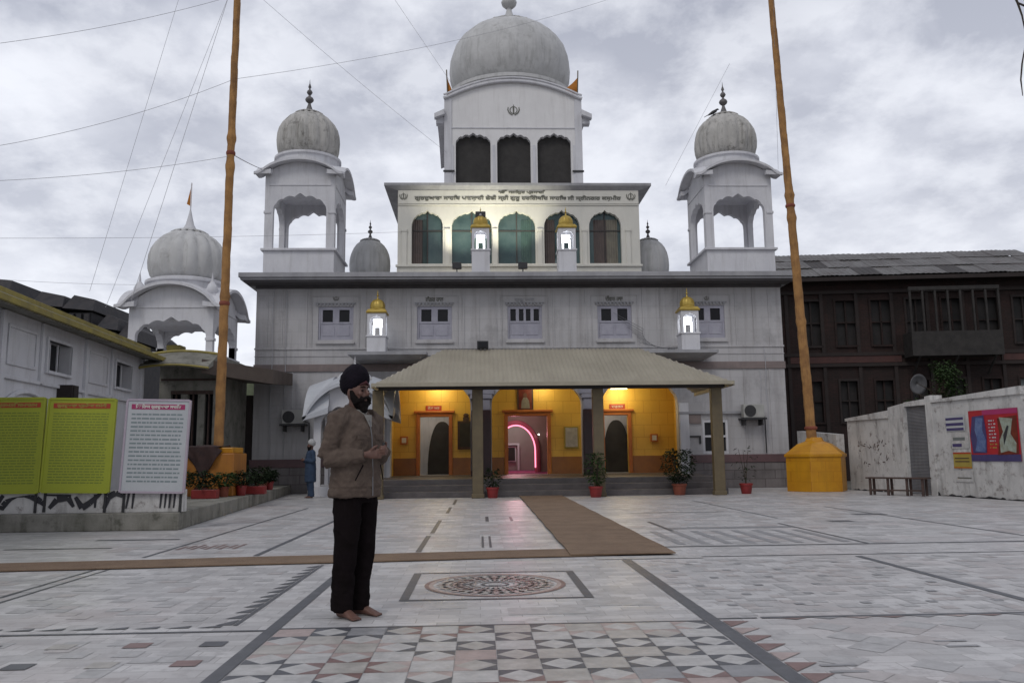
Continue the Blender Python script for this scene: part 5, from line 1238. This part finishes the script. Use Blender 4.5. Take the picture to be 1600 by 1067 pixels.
cable(at(1208, -10, 24), at(1216, 265, 28.5), 0, .005, 'faint wire hanging left of the right flag pole'); cable(at(1140, 100, 30), at(1040, 290, 31), 0, .006, 'faint slanting wire left of the right corner dome')
tw_ = MB(); A = [at(1560, -60, 12), at(1590, 5, 12), at(1597, 25, 12), at(1604, 60, 12), at(1597, 100, 12), at(1595, 125, 12), at(1598, 150, 12)]
tw_.tube(A[:4], [.022, .018, .014, .008], 6); tw_.tube(A[3:], [.008, .014, .013, .006], 6); tw_.tube([A[1], at(1625, 20, 12), at(1660, 10, 12)], [.015, .02, .025], 6)
BT = empty('bare_tree', 'bare tree beyond the right wall, its dark twig drooping into the upper right corner', 'tree')
tw_.build('twig', W['bark'], BT, smooth=True)
e_ = Vector((14.9, 13.4, 9.2)); st_ = at(1560, -60, 12)
MB().tube([st_, st_.lerp(at(1660, 10, 12), .5)+Vector((.6, .2, .9)), at(1660, 10, 12)+Vector((1.6, .4, 1.0)), e_-Vector((.0, 0, 1.2))], [.022, .035, .05, .08], 8).build('limb', W['bark'], BT, smooth=True)
MB().tube([at(1660, 10, 12), at(1660, 10, 12)+Vector((1.6, .4, .6)), e_-Vector((0, 0, 2.2))], [.025, .04, .07], 8).build('limb', W['bark'], BT, smooth=True)
MB().tube([(15.2, 13.6, 0), (15.1, 13.5, 3), (14.95, 13.45, 6), e_, (14.6, 13.3, 11), (14.9, 13.4, 12.6)], [.24, .20, .16, .11, .07, .02], 12).build('trunk', W['bark'], BT, smooth=True)
#@@PEOPLE
# ------------------------------------------------------------------ people
def remeshed(mb, name, mat, parent, voxel, smooth=2, wr=None):
    me = bpy.data.meshes.new('tmp'); me.from_pydata([tuple(p) for p in mb.v], [], mb.f)
    bm = bmesh.new(); bm.from_mesh(me); bmesh.ops.recalc_face_normals(bm, faces=bm.faces); bm.to_mesh(me); bm.free()
    t = bpy.data.objects.new('tmp', me); COL.objects.link(t)
    r = t.modifiers.new('r', 'REMESH'); r.mode = 'VOXEL'; r.voxel_size = voxel; r.adaptivity = 0
    if smooth: s_ = t.modifiers.new('s', 'SMOOTH'); s_.iterations = smooth; s_.factor = .5
    bpy.context.view_layer.update()
    m2 = bpy.data.meshes.new_from_object(t.evaluated_get(bpy.context.evaluated_depsgraph_get())); bpy.data.objects.remove(t)
    if wr:
        nn = [v.normal.copy() for v in m2.vertices]
        for v, n_ in zip(m2.vertices, nn): v.co += n_*wr(v.co)
    o = bpy.data.objects.new(name, m2); COL.objects.link(o); m2.name = name; m2.materials.clear(); m2.materials.append(mat)
    for p in m2.polygons: p.use_smooth = True
    o.parent = parent; return o
YR = (0, 1, 0)
def person(label, loc, rz, k, jacket, trouser, turban, detail=True, group=None, beard=True, long=False):
    """figure facing local -y, right side at -x; k scales the height"""
    P = empty('person', label, 'person', group, loc=loc, rz=rz); P.scale = (k*.92, k*.94, k)
    sh_r, sh_l = (-.195, .01, 1.435), (.195, .01, 1.435)
    el_r, el_l = (-.275, .045, 1.145), (.27, .02, 1.15)
    wr_r, wr_l = (-.115, -.225, 1.175), (.075, -.25, 1.20)
    # body: head, neck, trunk, arms, hands, legs and bare feet in one surface
    b = MB()
    b.ball((0, -.005, 1.655), .076, .096, .105); b.ball((0, -.045, 1.60), .060, .062, .080)           # skull, jaw
    b.tube([(0, .02, 1.44), (0, .01, 1.58)], [.060, .054], 14)
    b.tube([(0, -.100, 1.665), (0, -.122, 1.628), (0, -.112, 1.612), (0, -.09, 1.608)], [.010, .017, .016, .008], 8)   # nose
    b.ball((0, -.092, 1.683), .055, .014, .010)                                                       # brow
    for s in (-1, 1):
        b.ball((s*.079, .005, 1.638), .012, .022, .034); b.ball((s*.040, -.078, 1.628), .022, .02, .02)
    b.tube([(0, .0, .90), (0, .0, 1.05), (0, 0, 1.25), (0, 0, 1.40), (0, .01, 1.47)], [(.15, .11), (.14, .10), (.16, .11), (.17, .10), (.10, .07)], 20, ref=YR)
    for s, sh, el, wr_ in ((-1, sh_r, el_r, wr_r), (1, sh_l, el_l, wr_l)):
        b.tube([sh, el], [.045, .036], 12); b.tube([el, wr_], [.037, .024], 12)
    # hands clasping together at waist height
    for s, wr_ in ((-1, wr_r), (1, wr_l)):
        w_ = Vector(wr_); c_ = w_+Vector((-s*.055, -.045, .004)); up_ = Vector((0, 0, 1)); fwd = (c_-w_).normalized()
        b.tube([w_, w_+fwd*.03, w_+fwd*.085], [(.024, .018), (.036, .017), (.038, .015)], 12, ref=(0, -1, .2))
        base = w_+fwd*.080
        for q in range(4):
            ln = (.036, .041, .038, .030)[q]; z = .028-.019*q
            p0 = base+Vector((0, 0, z)); p1 = p0+fwd*ln; inn = Vector((-s*.35, .75, -.1)).normalized()
            b.tube([p0, p1, p1+(fwd*.35+inn).normalized()*ln*.7, p1+(fwd*.1+inn).normalized()*ln*1.15], [.0095, .009, .0085, .0065], 8)
        b.tube([w_+fwd*.03+Vector((0, -.004, .028)), w_+fwd*.055+Vector((0, -.010, .052)), w_+fwd*.085+Vector((0, -.004, .060))], [.012, .0105, .008], 8)
    feet = ((-1, (-.088, .035, 0), -.18), (1, (.082, .02, 0), .16))
    for s, ft, ang in feet:
        f = Vector(ft); d = Vector((sin(ang)*1.0, -cos(ang), 0)); sd = Vector((-d.y, d.x, 0))
        b.tube([(s*.09, .0, .90), (s*.10, -.01, .50), (ft[0], ft[1], .08)], [.075, .052, .036], 12)
        b.tube([f-d*.055+Vector((0, 0, .034)), f+Vector((0, 0, .046)), f+d*.07+Vector((0, 0, .038)), f+d*.135+Vector((0, 0, .022)), f+d*.165+Vector((0, 0, .016))], [(.028, .030), (.034, .042), (.040, .034), (.046, .020), (.040, .014)], 14, ref=(0, 0, 1))
        for q in range(5):
            off = sd*(.034-.0175*q)*(1 if s > 0 else 1); ln = (.050, .046, .042, .036, .030)[q if s < 0 else 4-q] if False else .04
            b.tube([f+d*.155+off+Vector((0, 0, .016)), f+d*(.155+ln)+off+Vector((0, 0, .011))], [.0105, .0085], 8)
    body = remeshed(b, 'body', W['skin'], P, .006 if detail else .010, 2)
    # face details
    if detail:
        e = MB()
        for s in (-1, 1): e.ball((s*.033, -.094, 1.652), .013, .008, .007, 10, 8)
        e.build('eyes', W['hair'], P, smooth=True)
        e = MB()
        for s in (-1, 1): e.tube([(s*.014, -.108, 1.676), (s*.034, -.106, 1.682), (s*.056, -.092, 1.674)], [.004, .0055, .003], 6)
        e.build('eyebrows', W['hair'], P, smooth=True)
    if beard:
        bd = MB(); bd.ball((0, -.055, 1.552), .066, .056, .052); bd.ball((0, -.070, 1.518), .046, .038, .046); bd.tube([(-.038, -.112, 1.592), (0, -.126, 1.603), (.038, -.112, 1.592)], [.010, .014, .010], 8)
        for s in (-1, 1): bd.tube([(s*.077, -.010, 1.655), (s*.074, -.035, 1.60), (s*.058, -.065, 1.555)], [.014, .028, .034], 10); bd.tube([(s*.05, -.085, 1.60), (s*.03, -.10, 1.575)], [.02, .024], 8)
        remeshed(bd, 'beard', W['hair'], P, .006 if detail else .012, 3, lambda c: .004*noise.noise(c*60))
    # turban
    tb = MB()
    n_, m_r = 64, 40; ctr = Vector((0, .022, 1.728)); R_ = Matrix.Rotation(radians(27), 3, 'X')
    def tf(d):
        tilt = d.z*.95+abs(d.x)*.55
        fr = (tilt*5.2) % 1
        return 1+.065*fr-.04+.05*max(0, -d.y)*max(0, d.z)+.03*abs(d.x)*max(0, d.z)
    rings = []
    for i in range(m_r+1):
        ph = min(max(pi*i/m_r, .03), pi-.03); ring = []
        for q in range(n_):
            d = Vector((sin(ph)*cos(2*pi*q/n_), sin(ph)*sin(2*pi*q/n_), cos(ph))); f_ = tf(d)
            ring.append(ctr+R_.transposed() @ Vector((d.x*.108*f_, d.y*(.140 if d.y > 0 else .132)*f_, d.z*(.135 if d.z > 0 else .10)*f_*(1-.18*abs(d.x)*max(0, d.z)))))
        rings.append(ring)
    tb.ring(rings)
    if turban is not None:
        to = tb.build('turban' if detail else 'headcloth', turban, P, smooth=True, angle=50)
        if detail:
            u_ = MB(); u_.tube([(-.055, -.086, 1.694), (0, -.098, 1.716), (.055, -.086, 1.694)], [.006, .013, .006], 8); u_.build('under_turban', W['redcl'], to, smooth=True)
            q = MB(); q.ball((.02, -.136, 1.742), .011, .006, .011, 10, 8); q.build('pin', W['iwhite'], to, smooth=True)
    # jacket
    j = MB(); zb = .865 if not long else .50
    j.tube([(0, .005, zb), (0, .005, zb+.05), (0, .0, 1.02), (0, -.005, 1.15), (0, -.005, 1.28), (0, .0, 1.38), (0, .008, 1.455), (0, .015, 1.495)],
           [(.222, .182), (.228, .186), (.222, .176), (.218, .170), (.218, .160), (.210, .142), (.165, .112), (.085, .085)], 28, ref=YR)
    for s, sh, el, wr_ in ((-1, sh_r, el_r, wr_r), (1, sh_l, el_l, wr_l)):
        sh, el, wr_ = Vector(sh), Vector(el), Vector(wr_)
        j.tube([sh+Vector((-s*.06, 0, .012)), sh+Vector((s*.01, 0, -.01)), sh.lerp(el, .5)+Vector((s*.008, 0, 0)), el+Vector((s*.006, .012, 0))], [.085, .086, .073, .068], 16)
        j.tube([el+Vector((s*.006, .012, 0)), el.lerp(wr_, .5)+Vector((0, 0, -.006)), wr_-(wr_-el)*.06], [.068, .060, .046], 16)
    def wrk(c):
        a = .009*noise.noise((c.x*9, c.y*9, c.z*14))+.006*(1-abs(noise.noise((c.x*11+3, c.y*11, c.z*19-c.x*14))*2))**3+.006*noise.noise((c.x*25, c.y*25, c.z*30+c.x*20))
        if 1.1 < c.z < 1.25 and abs(c.x) > .2: a += .002*sin(c.z*120+c.y*30+c.x*25)
        if c.z < zb+.075 and not long: a -= .007 if c.z > zb+.062 else 0
        return a
    jo = remeshed(j, 'jacket' if detail else 'kurta', jacket, P, .009 if detail else .016, 3, wrk)
    if detail:
        c_ = MB()
        # fold-over collar: an open band round the neck
        rings = []; n2 = 30
        for q in range(n2+1):
            a = -pi/2+.42+(2*pi-.84)*q/n2; x, y = cos(a), sin(a); fr = max(0, -y)
            rings.append([(x*.078, .012+y*.076, 1.535-.045*fr), (x*.120, .008+y*.118, 1.462-.050*fr), (x*.128, .008+y*.126, 1.462-.050*fr), (x*.086, .012+y*.084, 1.548-.045*fr)])
        c_.ring(rings); c_.build('collar', jacket, jo, smooth=True)
        z_ = MB(); z_.tube([(.0, -.145, 1.43), (0, -.172, 1.30), (0, -.181, 1.15), (0, -.186, .98), (0, -.188, .875)], .0045, 6); z_.build('zip', W['shutter'], jo)
        s_ = MB(); s_.tube([(0, -.015, 1.47), (0, -.02, 1.515)], [(.085, .085), (.068, .068)], 18, ref=YR)
        s_.quad((-.045, -.126, 1.47), (.045, -.126, 1.47), (.012, -.158, 1.38), (-.012, -.158, 1.38)); s_.build('shirt', W['shirt'], P, smooth=True)
        for s in (-1, 1):
            pk_ = MB(); pk_.tube([(s*.10, -.176, 1.10), (s*.16, -.150, .99)], .005, 6); pk_.build('pocket_welt', W['cloth_t'], jo)
            ch = MB(); ch.box(s*.10-.05, s*.10+.05, -.164, -.157, 1.285, 1.325); ch.build('pocket_flap', jacket, jo, bevel=.003)
        MB().tube([(-.01, -.300, 1.20), (-.005, -.302, 1.262)], .011, 8).build('held_phone', W['black'], P)
    # trousers
    t = MB()
    t.tube([(0, .0, .82), (0, 0, .90), (0, 0, 1.0)], [(.175, .135), (.175, .135), (.16, .12)], 24, ref=YR)
    for s, ft, ang in feet:
        t.tube([(s*.085, .0, .90), (s*.095, -.005, .70), (s*.102, -.005, .48), (ft[0]*.98, ft[1]+.006, .25), (ft[0], ft[1]+.01, .045)], [(.106, .122), (.098, .112), (.084, .096), (.076, .090), (.078, .092)], 20, ref=YR)
    remeshed(t, 'trousers', trouser, P, .009 if detail else .016, 3, lambda c: .007*noise.noise((c.x*10, c.y*10, c.z*9))+.007*(1-abs(noise.noise((c.x*9+7, c.y*9, c.z*7+c.x*6))*2))**3+(.006*noise.noise((c.x*8, c.y*8, c.z*34)) if c.z < .35 else 0))
    return P
person('barefoot man in black turban and brown jacket standing on the white marble, hands joined', (-.93, 6.36, 0), radians(54), 1.0, W['cloth_j'], W['cloth_t'], W['turban'])
person('small figure in blue clothes with white head cloth standing by the white pavilion', (-5.02, 25.2, 0), radians(-60), .93, W['blue'], W['blue'], W['whitecl'], detail=False, beard=True, long=True)
